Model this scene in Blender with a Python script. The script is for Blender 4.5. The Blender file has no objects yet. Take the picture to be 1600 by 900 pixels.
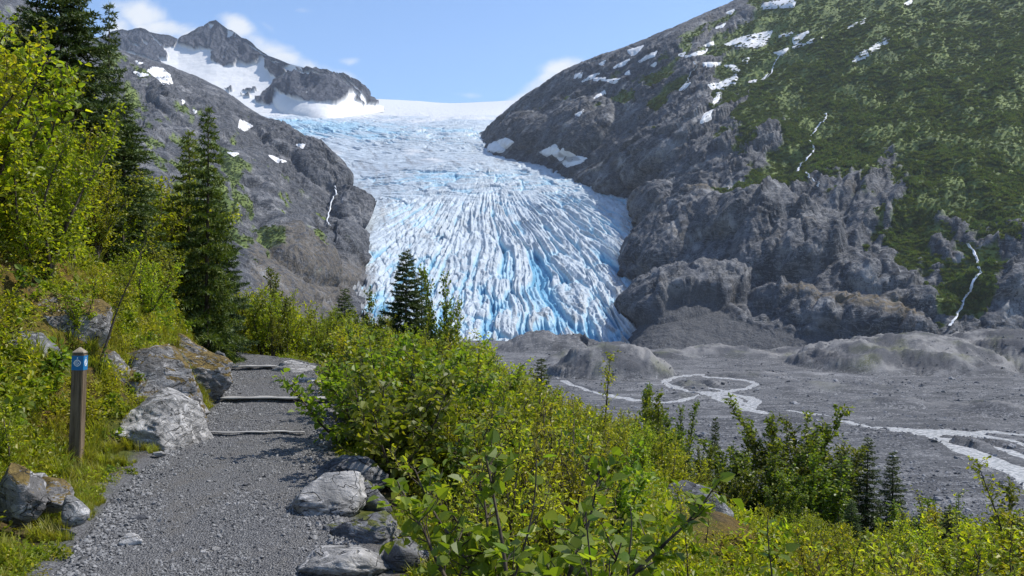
import bpy, math, random, time
import numpy as np
from mathutils import Vector, Matrix

T0 = time.time()
random.seed(7)
RNG = np.random.default_rng(7)
SC = bpy.context.scene
COL = SC.collection

# ------------------------------------------------------------------ camera
CAM_H = 1.7
FPX = 1256.0                      # focal length in pixels of the 1600 px wide photograph
cam_d = bpy.data.cameras.new("camera")
cam = bpy.data.objects.new("camera", cam_d)
COL.objects.link(cam)
cam.location = (0, 0, CAM_H)
cam.rotation_euler = (math.radians(90), 0, 0)
cam_d.sensor_width = 36.0
cam_d.lens = 36.0 * FPX / 1600.0
cam_d.clip_start = 0.1
cam_d.clip_end = 30000
SC.camera = cam

# ------------------------------------------------------------------ light
SUN_AZ = math.radians(76)         # from straight ahead (+Y) towards the right (+X)
SUN_EL = math.radians(55)
world = bpy.data.worlds.new("World")
SC.world = world
world.use_nodes = True
SKY_STRENGTH = 0.135


def build_world():
    nt = world.node_tree
    nt.nodes.clear()
    N, L = nt.nodes, nt.links
    out = N.new("ShaderNodeOutputWorld")
    bg = N.new("ShaderNodeBackground")
    sky = N.new("ShaderNodeTexSky")
    sky.sky_type = 'NISHITA'
    sky.sun_disc = False
    sky.sun_elevation = SUN_EL
    sky.sun_rotation = SUN_AZ
    sky.altitude = 300
    sky.air_density = 1.0
    sky.dust_density = 0.6
    sky.ozone_density = 1.6
    bg.inputs['Strength'].default_value = SKY_STRENGTH
    tc = N.new("ShaderNodeTexCoord")
    # direction -> tangent-plane coordinates (x/y, z/y) of the far clouds that sit behind the ridges ahead
    sep = N.new("ShaderNodeSeparateXYZ")
    L.new(tc.outputs['Generated'], sep.inputs[0])

    def m(op, a, b=None, clamp=False):
        n = N.new("ShaderNodeMath")
        n.operation = op
        n.use_clamp = clamp
        for i, v in enumerate((a, b)):
            if v is None:
                continue
            if isinstance(v, bpy.types.NodeSocket):
                L.new(v, n.inputs[i])
            else:
                n.inputs[i].default_value = v
        return n.outputs[0]
    ymax = m('MAXIMUM', sep.outputs['Y'], 0.05)
    U = m('DIVIDE', sep.outputs['X'], ymax)
    V = m('DIVIDE', sep.outputs['Z'], ymax)
    comb = N.new("ShaderNodeCombineXYZ")
    L.new(U, comb.inputs[0])
    L.new(m('MULTIPLY', V, 1.5), comb.inputs[1])
    nz = N.new("ShaderNodeTexNoise")
    nz.inputs['Scale'].default_value = 14
    nz.inputs['Detail'].default_value = 7
    nz.inputs['Roughness'].default_value = 0.55
    nz.inputs['Distortion'].default_value = 0.4
    L.new(comb.outputs[0], nz.inputs['Vector'])
    nval = nz.outputs['Fac']
    nz2 = N.new("ShaderNodeTexNoise")
    nz2.inputs['Scale'].default_value = 5
    nz2.inputs['Detail'].default_value = 3
    L.new(comb.outputs[0], nz2.inputs['Vector'])
    total = None
    # (px, py, half width, half height, rotation in degrees, weight)
    clouds = [(215, 22, 50, 22, 12, 1.25), (180, 50, 48, 26, -70, 1.15), (262, 44, 60, 15, 4, 1.2), (300, 52, 45, 14, 0, 1.0),
              (372, 40, 34, 20, 30, 1.25), (395, 62, 36, 14, 30, 0.9), (450, 92, 75, 17, 21, 1.25),
              (525, 115, 60, 12, 18, 0.85), (545, 96, 22, 9, 0, 0.7),
              (880, 105, 45, 16, -15, 1.1), (845, 128, 60, 16, -32, 1.05), (815, 152, 50, 12, -25, 1.0),
              (640, 150, 120, 7, 2, 0.4), (470, 16, 30, 7, 5, 0.5), (415, 38, 26, 9, 30, 0.5), (745, 150, 60, 7, 3, 0.5)]
    for (px, py, a, b, rot, w) in clouds:
        cu, cv = (px - 800) / FPX, (450 - py) / FPX
        du = m('SUBTRACT', U, cu)
        dv = m('SUBTRACT', V, cv)
        r = -math.radians(rot)
        c, s = math.cos(r), math.sin(r)
        x = m('DIVIDE', m('ADD', m('MULTIPLY', du, c), m('MULTIPLY', dv, s)), a / FPX)
        y = m('DIVIDE', m('SUBTRACT', m('MULTIPLY', dv, c), m('MULTIPLY', du, s)), b / FPX)
        rr = m('ADD', m('MULTIPLY', x, x), m('MULTIPLY', y, y))
        g = m('MULTIPLY', m('POWER', 2.718, m('MULTIPLY', rr, -0.9)), w)
        total = g if total is None else m('MAXIMUM', total, g)
    # far clouds elsewhere on the horizon, faint
    gen = m('MULTIPLY', m('SUBTRACT', nz2.outputs['Fac'], 0.6, ), 0.8, )
    tot = m('ADD', total, m('MULTIPLY', m('SUBTRACT', nval, 0.5), 1.9))
    tot = m('ADD', tot, m('MULTIPLY', gen, 0.2))
    ramp = N.new("ShaderNodeMapRange")
    ramp.interpolation_type = 'SMOOTHSTEP'
    ramp.inputs['From Min'].default_value = 0.35
    ramp.inputs['From Max'].default_value = 1.25
    L.new(tot, ramp.inputs['Value'])
    fac = m('MULTIPLY', ramp.outputs[0], 0.93)
    # only in the part of the sky ahead
    front = m('GREATER_THAN', sep.outputs['Y'], 0.05)
    fac = m('MULTIPLY', fac, front)
    # gentle overall haze in the sky, like thin air over the ice field
    tint = N.new("ShaderNodeMixRGB")
    tint.blend_type = 'MULTIPLY'
    tint.inputs[0].default_value = 1.0
    tint.inputs[2].default_value = SKY_TINT
    L.new(sky.outputs[0], tint.inputs[1])
    mix = N.new("ShaderNodeMixRGB")
    L.new(fac, mix.inputs[0])
    L.new(tint.outputs[0], mix.inputs[1])
    cl = N.new("ShaderNodeMixRGB")
    L.new(nval, cl.inputs[0])
    cl.inputs[1].default_value = (4.6, 5.1, 5.8, 1)
    cl.inputs[2].default_value = (6.3, 6.4, 6.5, 1)
    L.new(cl.outputs[0], mix.inputs[2])
    L.new(mix.outputs[0], bg.inputs['Color'])
    L.new(bg.outputs[0], out.inputs['Surface'])


SKY_TINT = (1.02, 1.14, 1.29, 1)
build_world()

sun_d = bpy.data.lights.new("sun", 'SUN')
sun_d.energy = 4.8
sun_d.angle = math.radians(0.53)
sun_d.color = (1.0, 0.95, 0.87)
sun = bpy.data.objects.new("sun", sun_d)
COL.objects.link(sun)
sdir = Vector((math.sin(SUN_AZ) * math.cos(SUN_EL), math.cos(SUN_AZ) * math.cos(SUN_EL), math.sin(SUN_EL)))
sun.rotation_euler = sdir.to_track_quat('Z', 'Y').to_euler()
sun.location = (60, 60, 120)

SC.view_settings.view_transform = 'Standard'
SC.view_settings.look = 'None'
SC.view_settings.exposure = 0.30
SC.view_settings.gamma = 1.0
SC.view_settings.use_curve_mapping = False
SC.cycles.max_bounces = 6
SC.cycles.diffuse_bounces = 3
SC.cycles.transmission_bounces = 4
SC.cycles.volume_bounces = 0
SC.cycles.use_denoising = True


# ------------------------------------------------------------------ numpy noise
_perm = RNG.permutation(4096).astype(np.int64)
_g = RNG.normal(size=(4096, 3))
_g /= np.linalg.norm(_g, axis=1)[:, None]
_g = _g.astype(np.float32)


def _hash(i, j, k):
    return _perm[(_perm[(_perm[i & 4095] + j) & 4095] + k) & 4095]


def perlin(P):
    P = np.asarray(P, dtype=np.float32)
    F = np.floor(P)
    I = F.astype(np.int64)
    f = P - F
    u = f * f * f * (f * (f * 6 - 15) + 10)
    res = 0
    for dx in (0, 1):
        wx = u[:, 0] if dx else 1 - u[:, 0]
        for dy in (0, 1):
            wy = u[:, 1] if dy else 1 - u[:, 1]
            for dz in (0, 1):
                wz = u[:, 2] if dz else 1 - u[:, 2]
                g = _g[_hash(I[:, 0] + dx, I[:, 1] + dy, I[:, 2] + dz)]
                d = g[:, 0] * (f[:, 0] - dx) + g[:, 1] * (f[:, 1] - dy) + g[:, 2] * (f[:, 2] - dz)
                res = res + wx * wy * wz * d
    return res * 1.5


def fbm(P, octv=5, lac=2.03, gain=0.5, ridged=False, billow=False):
    P = np.asarray(P, dtype=np.float32)
    a, s, tot = 1.0, 0, 0
    for o in range(octv):
        n = perlin(P + o * 17.3)
        if ridged:
            n = 1 - 2 * np.abs(n) * 1.3
        elif billow:
            n = 2 * np.abs(n) * 1.3 - 0.6
        s = s + a * n
        tot += a
        a *= gain
        P = P * lac
    return s / tot


def worley(P, jit=0.95):
    """2-D Worley: returns F1, F2, cell random"""
    P = np.asarray(P, dtype=np.float32)
    F = np.floor(P)
    I = F.astype(np.int64)
    f = P - F
    f1 = np.full(len(P), 9.0, np.float32)
    f2 = np.full(len(P), 9.0, np.float32)
    rnd = np.zeros(len(P), np.float32)
    for dx in (-1, 0, 1):
        for dy in (-1, 0, 1):
            h = _hash(I[:, 0] + dx, I[:, 1] + dy, I[:, 0] * 0 + 5)
            ox = dx + 0.5 + jit * ((h % 61) / 61.0 - 0.5) - f[:, 0]
            oy = dy + 0.5 + jit * ((h % 67) / 67.0 - 0.5) - f[:, 1]
            d = np.sqrt(ox * ox + oy * oy)
            nearer = d < f1
            f2 = np.where(nearer, f1, np.minimum(f2, d))
            rnd = np.where(nearer, (h % 97) / 97.0, rnd)
            f1 = np.where(nearer, d, f1)
    return f1, f2, rnd


def sstep(a, b, x):
    t = np.clip((x - a) / (b - a), 0, 1)
    return t * t * (3 - 2 * t)


def poly_sdf(px, py, poly):
    """signed distance to polygon, positive inside"""
    poly = np.asarray(poly, float)
    n = len(poly)
    d = np.full(px.shape, 1e9)
    inside = np.zeros(px.shape, bool)
    for i in range(n):
        x1, y1 = poly[i]
        x2, y2 = poly[(i + 1) % n]
        ex, ey = x2 - x1, y2 - y1
        t = np.clip(((px - x1) * ex + (py - y1) * ey) / (ex * ex + ey * ey + 1e-9), 0, 1)
        d = np.minimum(d, np.hypot(px - x1 - t * ex, py - y1 - t * ey))
        c = ((y1 > py) != (y2 > py)) & (px < (x2 - x1) * (py - y1) / (y2 - y1 + 1e-12) + x1)
        inside ^= c
    return np.where(inside, d, -d)


def W(px, py, D):
    px, py, D = np.asarray(px, float), np.asarray(py, float), np.asarray(D, float)
    return np.stack([(px - 800) / FPX * D, D + 0 * px, CAM_H + (450 - py) / FPX * D], -1)


def proj(X):
    D = np.maximum(X[..., 1], 0.1)
    return 800 + X[..., 0] / D * FPX, 450 - (X[..., 2] - CAM_H) / D * FPX


# ------------------------------------------------------------------ mesh / object helpers
def mesh_np(name, verts, faces, mat=None, smooth=True, attrs=None):
    """faces: (n,k) int array or list of such arrays"""
    me = bpy.data.meshes.new(name)
    verts = np.asarray(verts, np.float32).reshape(-1, 3)
    if not isinstance(faces, (list, tuple)):
        faces = [faces]
    faces = [np.asarray(f, np.int32) for f in faces if len(f)]
    nl = sum(f.size for f in faces)
    nf = sum(len(f) for f in faces)
    me.vertices.add(len(verts))
    me.vertices.foreach_set("co", verts.ravel())
    me.loops.add(nl)
    me.loops.foreach_set("vertex_index", np.concatenate([f.ravel() for f in faces]))
    me.polygons.add(nf)
    sizes = np.concatenate([np.full(len(f), f.shape[1], np.int32) for f in faces])
    starts = np.concatenate([[0], np.cumsum(sizes)[:-1]]).astype(np.int32)
    me.polygons.foreach_set("loop_start", starts)
    me.polygons.foreach_set("loop_total", sizes)
    me.polygons.foreach_set("use_smooth", np.full(nf, smooth))
    if attrs:
        for k, a in attrs.items():
            at = me.attributes.new(k, 'FLOAT', 'POINT')
            at.data.foreach_set("value", np.asarray(a, np.float32).ravel())
    if mat:
        me.materials.append(mat)
    me.update(calc_edges=True)
    return me


def link(name, data, parent=None):
    o = bpy.data.objects.new(name, data)
    COL.objects.link(o)
    if parent is not None:
        o.parent = parent
    return o


def tag(o, label=None, cat=None, group=None, kind=None):
    if label:
        o['label'] = label
    if cat:
        o['category'] = cat
    if group:
        o['group'] = group
    if kind:
        o['kind'] = kind
    return o


def grid_faces(nr, nc):
    i = np.arange((nr - 1) * (nc - 1))
    r, c = i // (nc - 1), i % (nc - 1)
    a = r * nc + c
    return np.stack([a, a + 1, a + nc + 1, a + nc], -1)


def catmull(A, n, t=None):
    """A: (k,...) control values, sample at n points along axis 0"""
    k = len(A)
    A = np.asarray(A, float)
    if t is None:
        t = np.linspace(0, k - 1, n)
    i = np.clip(np.floor(t).astype(int), 0, k - 2)
    f = (t - i).reshape((-1,) + (1,) * (A.ndim - 1))
    p1, p2 = A[i], A[i + 1]
    p0 = np.where((i > 0).reshape(f.shape), A[np.maximum(i - 1, 0)], 2 * p1 - p2)
    p3 = np.where((i < k - 2).reshape(f.shape), A[np.minimum(i + 2, k - 1)], 2 * p2 - p1)
    return 0.5 * (2 * p1 + (p2 - p0) * f + (2 * p0 - 5 * p1 + 4 * p2 - p3) * f * f + (3 * p1 - p0 - 3 * p2 + p3) * f ** 3)


def patch(ctrl, nr, nc, lin_u=False, lin_v=False, tu=None):
    """ctrl[row][col] = (px, py, D); returns world points (nr,nc,3) and base px, py"""
    A = np.asarray(ctrl, float).copy()
    A[..., 2] = np.log(A[..., 2])

    def lin(B, n):
        t = np.linspace(0, len(B) - 1, n)
        i = np.clip(np.floor(t).astype(int), 0, len(B) - 2)
        f = (t - i).reshape((-1,) + (1,) * (B.ndim - 1))
        return B[i] * (1 - f) + B[i + 1] * f
    B = (lin if lin_v else catmull)(A, nr)
    C = lin(np.swapaxes(B, 0, 1), nc) if lin_u else catmull(np.swapaxes(B, 0, 1), nc, tu)
    C = np.swapaxes(C, 0, 1)
    px, py, D = C[..., 0], C[..., 1], np.exp(C[..., 2])
    return W(px, py, D), px, py


def normals(X):
    du = np.gradient(X, axis=1)
    dv = np.gradient(X, axis=0)
    n = np.cross(du, dv)
    n /= np.linalg.norm(n, axis=-1)[..., None] + 1e-9
    if np.mean(n[..., 2]) < 0:
        n = -n
    return n


# ------------------------------------------------------------------ node helpers
def new_mat(name):
    m = bpy.data.materials.new(name)
    m.use_nodes = True
    nt = m.node_tree
    for n in list(nt.nodes):
        nt.nodes.remove(n)
    return m, nt


class NB:
    def __init__(s, nt):
        s.nt, s.N, s.L = nt, nt.nodes, nt.links

    def put(s, sock, v):
        if isinstance(v, bpy.types.NodeSocket):
            s.L.new(v, sock)
        elif isinstance(v, (tuple, list)) and len(v) == 3 and len(sock.default_value) == 4:
            sock.default_value = (*v, 1)
        else:
            sock.default_value = v

    def math(s, op, a, b=0.0, c=None, clamp=False):
        n = s.N.new("ShaderNodeMath")
        n.operation = op
        n.use_clamp = clamp
        s.put(n.inputs[0], a)
        s.put(n.inputs[1], b)
        if c is not None:
            s.put(n.inputs[2], c)
        return n.outputs[0]

    def noise(s, scale, detail=5, rough=0.55, vec=None, dist=0.0, lac=2.0):
        n = s.N.new("ShaderNodeTexNoise")
        n.inputs['Scale'].default_value = scale
        n.inputs['Detail'].default_value = detail
        n.inputs['Roughness'].default_value = rough
        n.inputs['Distortion'].default_value = dist
        if vec is not None:
            s.L.new(vec, n.inputs['Vector'])
        return n.outputs['Fac']

    def voro(s, scale, vec=None, feature='F1', out='Distance', rnd=1.0):
        n = s.N.new("ShaderNodeTexVoronoi")
        n.feature = feature
        n.inputs['Scale'].default_value = scale
        n.inputs['Randomness'].default_value = rnd
        if vec is not None:
            s.L.new(vec, n.inputs['Vector'])
        return n.outputs[out]

    def pos(s, scale=(1, 1, 1), rot=(0, 0, 0), obj=False):
        tc = s.N.new("ShaderNodeTexCoord") if obj else s.N.new("ShaderNodeNewGeometry")
        mp = s.N.new("ShaderNodeMapping")
        s.L.new(tc.outputs['Object' if obj else 'Position'], mp.inputs['Vector'])
        mp.inputs['Scale'].default_value = scale
        mp.inputs['Rotation'].default_value = rot
        return mp.outputs[0]

    def ramp(s, v, a, b, lo=0.0, hi=1.0, smooth=True):
        n = s.N.new("ShaderNodeMapRange")
        n.interpolation_type = 'SMOOTHSTEP' if smooth else 'LINEAR'
        s.put(n.inputs['Value'], v)
        n.inputs['From Min'].default_value = a
        n.inputs['From Max'].default_value = b
        n.inputs['To Min'].default_value = lo
        n.inputs['To Max'].default_value = hi
        return n.outputs[0]

    def mix(s, f, a, b, mode='MIX'):
        n = s.N.new("ShaderNodeMixRGB")
        n.blend_type = mode
        s.put(n.inputs[0], f)
        s.put(n.inputs[1], a)
        s.put(n.inputs[2], b)
        return n.outputs[0]

    def attr(s, name, out='Fac'):
        n = s.N.new("ShaderNodeAttribute")
        n.attribute_name = name
        return n.outputs[out]

    def bump(s, h, dist, strength=1.0, prev=None):
        n = s.N.new("ShaderNodeBump")
        n.inputs['Distance'].default_value = dist
        s.put(n.inputs['Strength'], strength)
        s.L.new(h, n.inputs['Height'])
        if prev is not None:
            s.L.new(prev, n.inputs['Normal'])
        return n.outputs[0]

    def bsdf(s, color, rough=0.9, normal=None, spec=0.3, **kw):
        n = s.N.new("ShaderNodeBsdfPrincipled")
        s.put(n.inputs['Base Color'], color)
        s.put(n.inputs['Roughness'], rough)
        s.put(n.inputs['Specular IOR Level'], spec)
        for k, v in kw.items():
            s.put(n.inputs[k.replace('_', ' ')], v)
        if normal is not None:
            s.L.new(normal, n.inputs['Normal'])
        return n.outputs[0]

    def out(s, sh):
        o = s.N.new("ShaderNodeOutputMaterial")
        s.L.new(sh, o.inputs['Surface'])


def mat_far_rock(name, dark, mid, light, grain=(0, 0, 0), bump=4.0):
    """mountain rock seen from a kilometre: joints and streaks, attributes veg / snow / scree / tan"""
    m, nt = new_mat(name)
    b = NB(nt)
    p = b.pos(scale=(0.02, 0.02, 0.02))
    pg = b.pos(scale=(0.05, 0.05, 0.012), rot=grain)
    n1 = b.noise(1.0, 8, 0.6, p)
    n2 = b.noise(1.0, 7, 0.62, pg, dist=0.6)
    n3 = b.noise(9.0, 5, 0.6, p)
    col = b.mix(b.ramp(n2, 0.38, 0.66), dark, mid)
    col = b.mix(b.ramp(n1, 0.52, 0.72), col, light)
    col = b.mix(b.math('MULTIPLY', b.ramp(n3, 0.60, 0.72), 0.6), col, light)
    stn = b.noise(1.0, 6, 0.65, b.pos(scale=(0.14, 0.14, 0.016)), dist=0.5)
    col = b.mix(b.ramp(stn, 0.54, 0.66, 0.0, 0.6), col, tuple(x * 0.55 for x in dark))
    vein = b.noise(1.0, 7, 0.7, b.pos(scale=(0.03, 0.05, 0.12), rot=(grain[0], 0.5, grain[2])), dist=1.0)
    col = b.mix(b.math('MULTIPLY', b.ramp(b.math('ABSOLUTE', b.math('SUBTRACT', vein, 0.5)), 0.03, 0.0), 0.55), col, light)
    crk = b.ramp(b.math('ABSOLUTE', b.math('SUBTRACT', b.noise(1.0, 5, 0.6, b.pos(scale=(0.05, 0.05, 0.03), rot=(0.3, 0.6, 0)), dist=1.5), 0.5)), 0.0, 0.015)
    col = b.mix(crk, tuple(x * 0.5 for x in dark), col)
    col = b.mix(b.math('MULTIPLY', b.attr('tan'), b.ramp(n3, 0.35, 0.6)), col, (0.13, 0.105, 0.07))
    sc = b.mix(b.ramp(b.noise(40, 4, 0.7, p), 0.4, 0.7), (0.045, 0.047, 0.052), (0.11, 0.113, 0.12))
    col = b.mix(b.attr('scree'), col, sc)
    vn = b.noise(1.3, 6, 0.6, p)
    vcol = b.mix(b.ramp(vn, 0.35, 0.65), (0.065, 0.098, 0.024), (0.165, 0.21, 0.052))
    col = b.mix(b.attr('veg'), col, vcol)
    col = b.mix(b.attr('snow'), col, (0.62, 0.62, 0.615))
    hb = b.math('ADD', b.math('MULTIPLY', n2, 1.0), b.math('MULTIPLY', n3, 0.35))
    nm = b.bump(hb, bump, b.ramp(b.attr('snow'), 0, 1, 1.0, 0.1))
    b.out(b.bsdf(col, 0.85, nm, 0.25))
    return m


M_rock_R = mat_far_rock("valley_rock_right", (0.038, 0.042, 0.050), (0.098, 0.103, 0.115), (0.28, 0.28, 0.28), (0.3, 0.7, 0.2), 6.0)
M_rock_L = mat_far_rock("valley_rock_left", (0.030, 0.034, 0.042), (0.082, 0.087, 0.099), (0.24, 0.24, 0.245), (0.2, -0.8, -0.2), 9.0)
M_rock_P = mat_far_rock("peak_rock", (0.036, 0.044, 0.062), (0.070, 0.079, 0.102), (0.14, 0.145, 0.165), (0.2, 0.4, 0), 14.0)


def mat_snow(name="old_snow"):
    m, nt = new_mat(name)
    b = NB(nt)
    p = b.pos(scale=(0.05, 0.05, 0.05))
    n = b.noise(1, 6, 0.6, p)
    col = b.mix(b.ramp(n, 0.4, 0.75), (0.70, 0.70, 0.695), (0.55, 0.53, 0.51))
    b.out(b.bsdf(col, 0.6, b.bump(n, 2.0, 0.5), 0.3))
    return m


M_snow = mat_snow()


def mat_ice():
    m, nt = new_mat("glacier_ice")
    b = NB(nt)
    p = b.pos(scale=(0.03, 0.03, 0.03))
    n1 = b.noise(1.2, 7, 0.65, p)
    n2 = b.noise(7, 6, 0.65, p)
    dep = b.attr('ice_depth')
    # clear deep ice is blue, weathered top ice is white with rock flour on it
    white = b.mix(b.ramp(n1, 0.35, 0.7), (0.47, 0.535, 0.585), (0.31, 0.36, 0.405))
    d1 = b.math('ADD', dep, b.math('MULTIPLY', b.math('SUBTRACT', n2, 0.5), 0.35))
    col = b.mix(b.ramp(d1, 0.22, 0.55), white, (0.31, 0.475, 0.58))
    col = b.mix(b.ramp(d1, 0.60, 0.98), col, (0.12, 0.32, 0.48))
    dm = b.math('MULTIPLY', b.ramp(b.math('ADD', b.attr('dirt'), b.math('MULTIPLY', b.math('SUBTRACT', n2, 0.5), 0.9)), 0.38, 0.75), 0.8)
    col = b.mix(dm, col, (0.17, 0.168, 0.168))
    col = b.mix(b.attr('snow'), col, (0.60, 0.605, 0.605))
    nm = b.bump(n2, 2.5, 0.7)
    b.out(b.bsdf(col, 0.45, nm, 0.35))
    return m


M_ice = mat_ice()


def mat_plain():
    m, nt = new_mat("outwash_gravel")
    b = NB(nt)
    p = b.pos(scale=(0.1, 0.1, 0.1))
    ps = b.pos(scale=(0.012, 0.05, 0.05), rot=(0, 0, 0.25))
    n1 = b.noise(0.35, 7, 0.65, p)
    n2 = b.noise(9, 6, 0.75, p)
    n3 = b.noise(1.0, 6, 0.6, ps, dist=0.8)
    col = b.mix(b.ramp(n1, 0.35, 0.65), (0.05, 0.052, 0.057), (0.095, 0.097, 0.103))
    col = b.mix(b.ramp(n3, 0.56, 0.7), col, (0.19, 0.19, 0.195))
    col = b.mix(b.ramp(n2, 0.54, 0.70), col, (0.25, 0.25, 0.26))
    col = b.mix(b.ramp(n2, 0.46, 0.30), col, (0.03, 0.031, 0.035))
    n5 = b.noise(0.6, 7, 0.7, b.pos(scale=(0.03, 0.12, 0.1), rot=(0, 0, 0.35)), dist=1.5)
    ln = b.ramp(b.math('ABSOLUTE', b.math('SUBTRACT', n5, 0.5)), 0.035, 0.0)
    col = b.mix(b.math('MULTIPLY', ln, b.ramp(n2, 0.42, 0.6)), col, (0.30, 0.30, 0.305))
    col = b.mix(b.attr('rock'), col, b.mix(b.ramp(n1, 0.45, 0.6), (0.07, 0.072, 0.08), (0.22, 0.215, 0.21)))
    col = b.mix(b.math('MULTIPLY', b.attr('veg'), b.ramp(n2, 0.4, 0.55)), col, (0.085, 0.095, 0.03))
    nm = b.bump(n2, 1.2, 0.9)
    b.out(b.bsdf(col, 0.85, nm, 0.3))
    return m


M_plain = mat_plain()


def mat_water():
    m, nt = new_mat("glacial_meltwater")
    b = NB(nt)
    p = b.pos(scale=(0.3, 0.3, 0.3))
    n = b.noise(2.0, 5, 0.6, p)
    col = b.mix(b.ramp(n, 0.4, 0.62), (0.33, 0.34, 0.35), (0.60, 0.60, 0.60))
    b.out(b.bsdf(col, 0.16, b.bump(n, 0.35, 0.6), 0.5))
    return m


M_water = mat_water()


def mat_foam():
    m, nt = new_mat("white_water")
    b = NB(nt)
    n = b.noise(0.25, 5, 0.6, b.pos())
    b.out(b.bsdf(b.mix(b.ramp(n, 0.4, 0.6), (0.78, 0.8, 0.82), (0.5, 0.52, 0.55)), 0.4, None, 0.4))
    return m


M_foam = mat_foam()


# ================================================================== PEAK
def crop4(pts):
    return [(130 + x / 3.265, y / 3.265) for x, y in pts]


def build_peak():
    sky = crop4([(-200, 150), (0, 190), (125, 190), (145, 165), (200, 150), (230, 158), (260, 148), (290, 142), (320, 150), (340, 165), (370, 172), (400, 178), (440, 180), (485, 200), (520, 180),
                 (560, 160), (590, 140), (620, 130), (650, 112), (680, 103), (700, 118), (740, 150), (760, 155), (790, 175), (815, 195), (840, 200), (862, 215), (890, 245),
                 (950, 285), (1000, 303), (1050, 325), (1150, 350), (1210, 358), (1260, 378), (1300, 395), (1380, 430), (1440, 472), (1490, 530), (1530, 545), (1700, 560)])
    sky = np.array(sky)
    NC, NR = 520, 230
    us = np.linspace(80, 600, NC)
    ys = np.interp(us, sky[:, 0], sky[:, 1])
    prof = [  # px, D top, D bottom, y bottom
        (80, 4400, 3000, 190), (180, 4300, 3000, 190), (260, 4200, 2900, 200), (340, 4200, 2800, 220), (400, 3900, 2600, 225), (450, 3500, 2450, 232),
        (500, 3250, 2550, 206), (560, 3150, 2850, 188), (600, 3250, 3150, 172)]
    pr = np.array(prof)
    Dt = np.interp(us, pr[:, 0], pr[:, 1])
    Db = np.interp(us, pr[:, 0], pr[:, 2])
    yb = np.interp(us, pr[:, 0], pr[:, 3])
    k0 = np.arange(-50, 51)
    g0 = np.exp(-(k0 / 24.0) ** 2)
    g0 /= g0.sum()
    Dt, Db, yb = [np.convolve(np.pad(q_, 50, mode='edge'), g0, mode='valid') for q_ in (Dt, Db, yb)]
    # bowl: the drop is steep under the crest, then flatter over the snow
    v = np.linspace(0, 1, NR)[:, None]
    px = np.repeat(us[None], NR, 0)
    kx = np.arange(-60, 61)
    ker = np.exp(-(kx / 26.0) ** 2)
    ysm = np.convolve(np.pad(ys, 60, mode='edge'), ker / ker.sum(), mode='valid')
    py = ysm[None] + (ys - ysm)[None] * np.exp(-v * 7) + (yb - ysm)[None] * v
    D = np.exp(np.log(Dt)[None] + (np.log(Db) - np.log(Dt))[None] * (v ** 1.5))
    X = W(px, py, D)
    n = normals(X)
    n[:] = n / np.linalg.norm(n, axis=-1)[..., None]
    # rock mask
    rocks = [
        [(485, 205), (465, 245), (410, 245), (435, 290), (430, 310), (385, 300), (405, 345), (330, 315), (250, 275), (180, 250), (100, 230), (60, 100), (300, 100), (485, 180)],
        [(485, 195), (560, 150), (680, 90), (740, 140), (790, 165), (840, 190), (895, 245), (915, 275), (885, 325), (840, 335), (790, 312), (770, 340), (720, 345), (655, 312), (665, 265), (640, 250), (600, 245), (570, 255), (530, 247), (485, 225)],
        [(840, 190), (890, 225), (1000, 290), (1060, 325), (1030, 345), (1045, 375), (990, 410), (975, 387), (955, 382), (950, 355), (925, 347), (940, 310), (920, 290), (885, 322), (870, 260)],
        [(985, 412), (1080, 405), (1130, 420), (1180, 440), (1250, 440), (1150, 412), (1155, 365), (1210, 350), (1270, 395), (1310, 430), (1370, 480), (1425, 550), (1380, 548), (1370, 510), (1345, 520), (1335, 552), (1290, 587), (1200, 580), (1130, 562), (1060, 532), (990, 492), (987, 522), (950, 545), (880, 522), (878, 500), (940, 455)],
        [(1305, 405), (1380, 420), (1445, 470), (1505, 535), (1440, 532), (1385, 482), (1320, 432)],
        [(808, 455), (885, 458), (850, 468)], [(805, 482), (850, 478), (848, 492)], [(1105, 392), (1140, 395), (1140, 406)], [(725, 452), (760, 460), (740, 466)],
        [(1150, 345), (1215, 352), (1300, 390), (1290, 396), (1220, 366), (1150, 362)],
    ]
    snowcut = [[(740, 152), (775, 165), (760, 185), (735, 188)], [(350, 180), (385, 215), (415, 245), (398, 245), (365, 205)],
               [(855, 235), (940, 280), (935, 288), (880, 258)], [(300, 200), (340, 235), (330, 245), (305, 215)], [(955, 310), (1010, 320), (985, 332)], [(1265, 395), (1420, 545), (1400, 545), (1300, 440)],
               [(645, 125), (668, 128), (655, 150)], [(262, 225), (290, 245), (285, 255)], [(575, 168), (590, 165), (585, 178)], [(240, 215), (262, 232), (250, 232)], [(165, 245), (190, 250), (175, 258)]]
    sd = np.full(px.shape, -99.0)
    for r in rocks:
        sd = np.maximum(sd, poly_sdf(px, py, crop4(r)))
    for r in snowcut:
        sd = np.minimum(sd, -poly_sdf(px, py, crop4(r)))
    P3 = X.reshape(-1, 3)
    q = P3 / 120.0
    nz = fbm(q * 3, 5).reshape(px.shape)
    nz2 = fbm(np.stack([px.ravel() / 7, py.ravel() / 16, 0 * px.ravel()], -1), 4).reshape(px.shape)
    sd = sd + nz * 2.6 + nz2 * 1.3
    # scattered snow flecks inside the rock
    fl = fbm(np.stack([(px + 0.6 * py).ravel() / 5, py.ravel() / 9 - px.ravel() / 20, 0 * px.ravel() + 7], -1), 4).reshape(px.shape)
    sd = np.where(fl > 0.40, np.minimum(sd, -1), sd)
    rock = sstep(-0.5, 0.7, sd)
    rid = fbm(np.stack([P3[:, 0] / 110 + P3[:, 2] / 500, P3[:, 1] / 300, P3[:, 2] / 260], -1), 6, ridged=True, gain=0.55).reshape(px.shape)
    big = fbm(q / 3, 3).reshape(px.shape)
    edge = sstep(0, 0.12, v)     # keep the skyline near its drawn line
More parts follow.
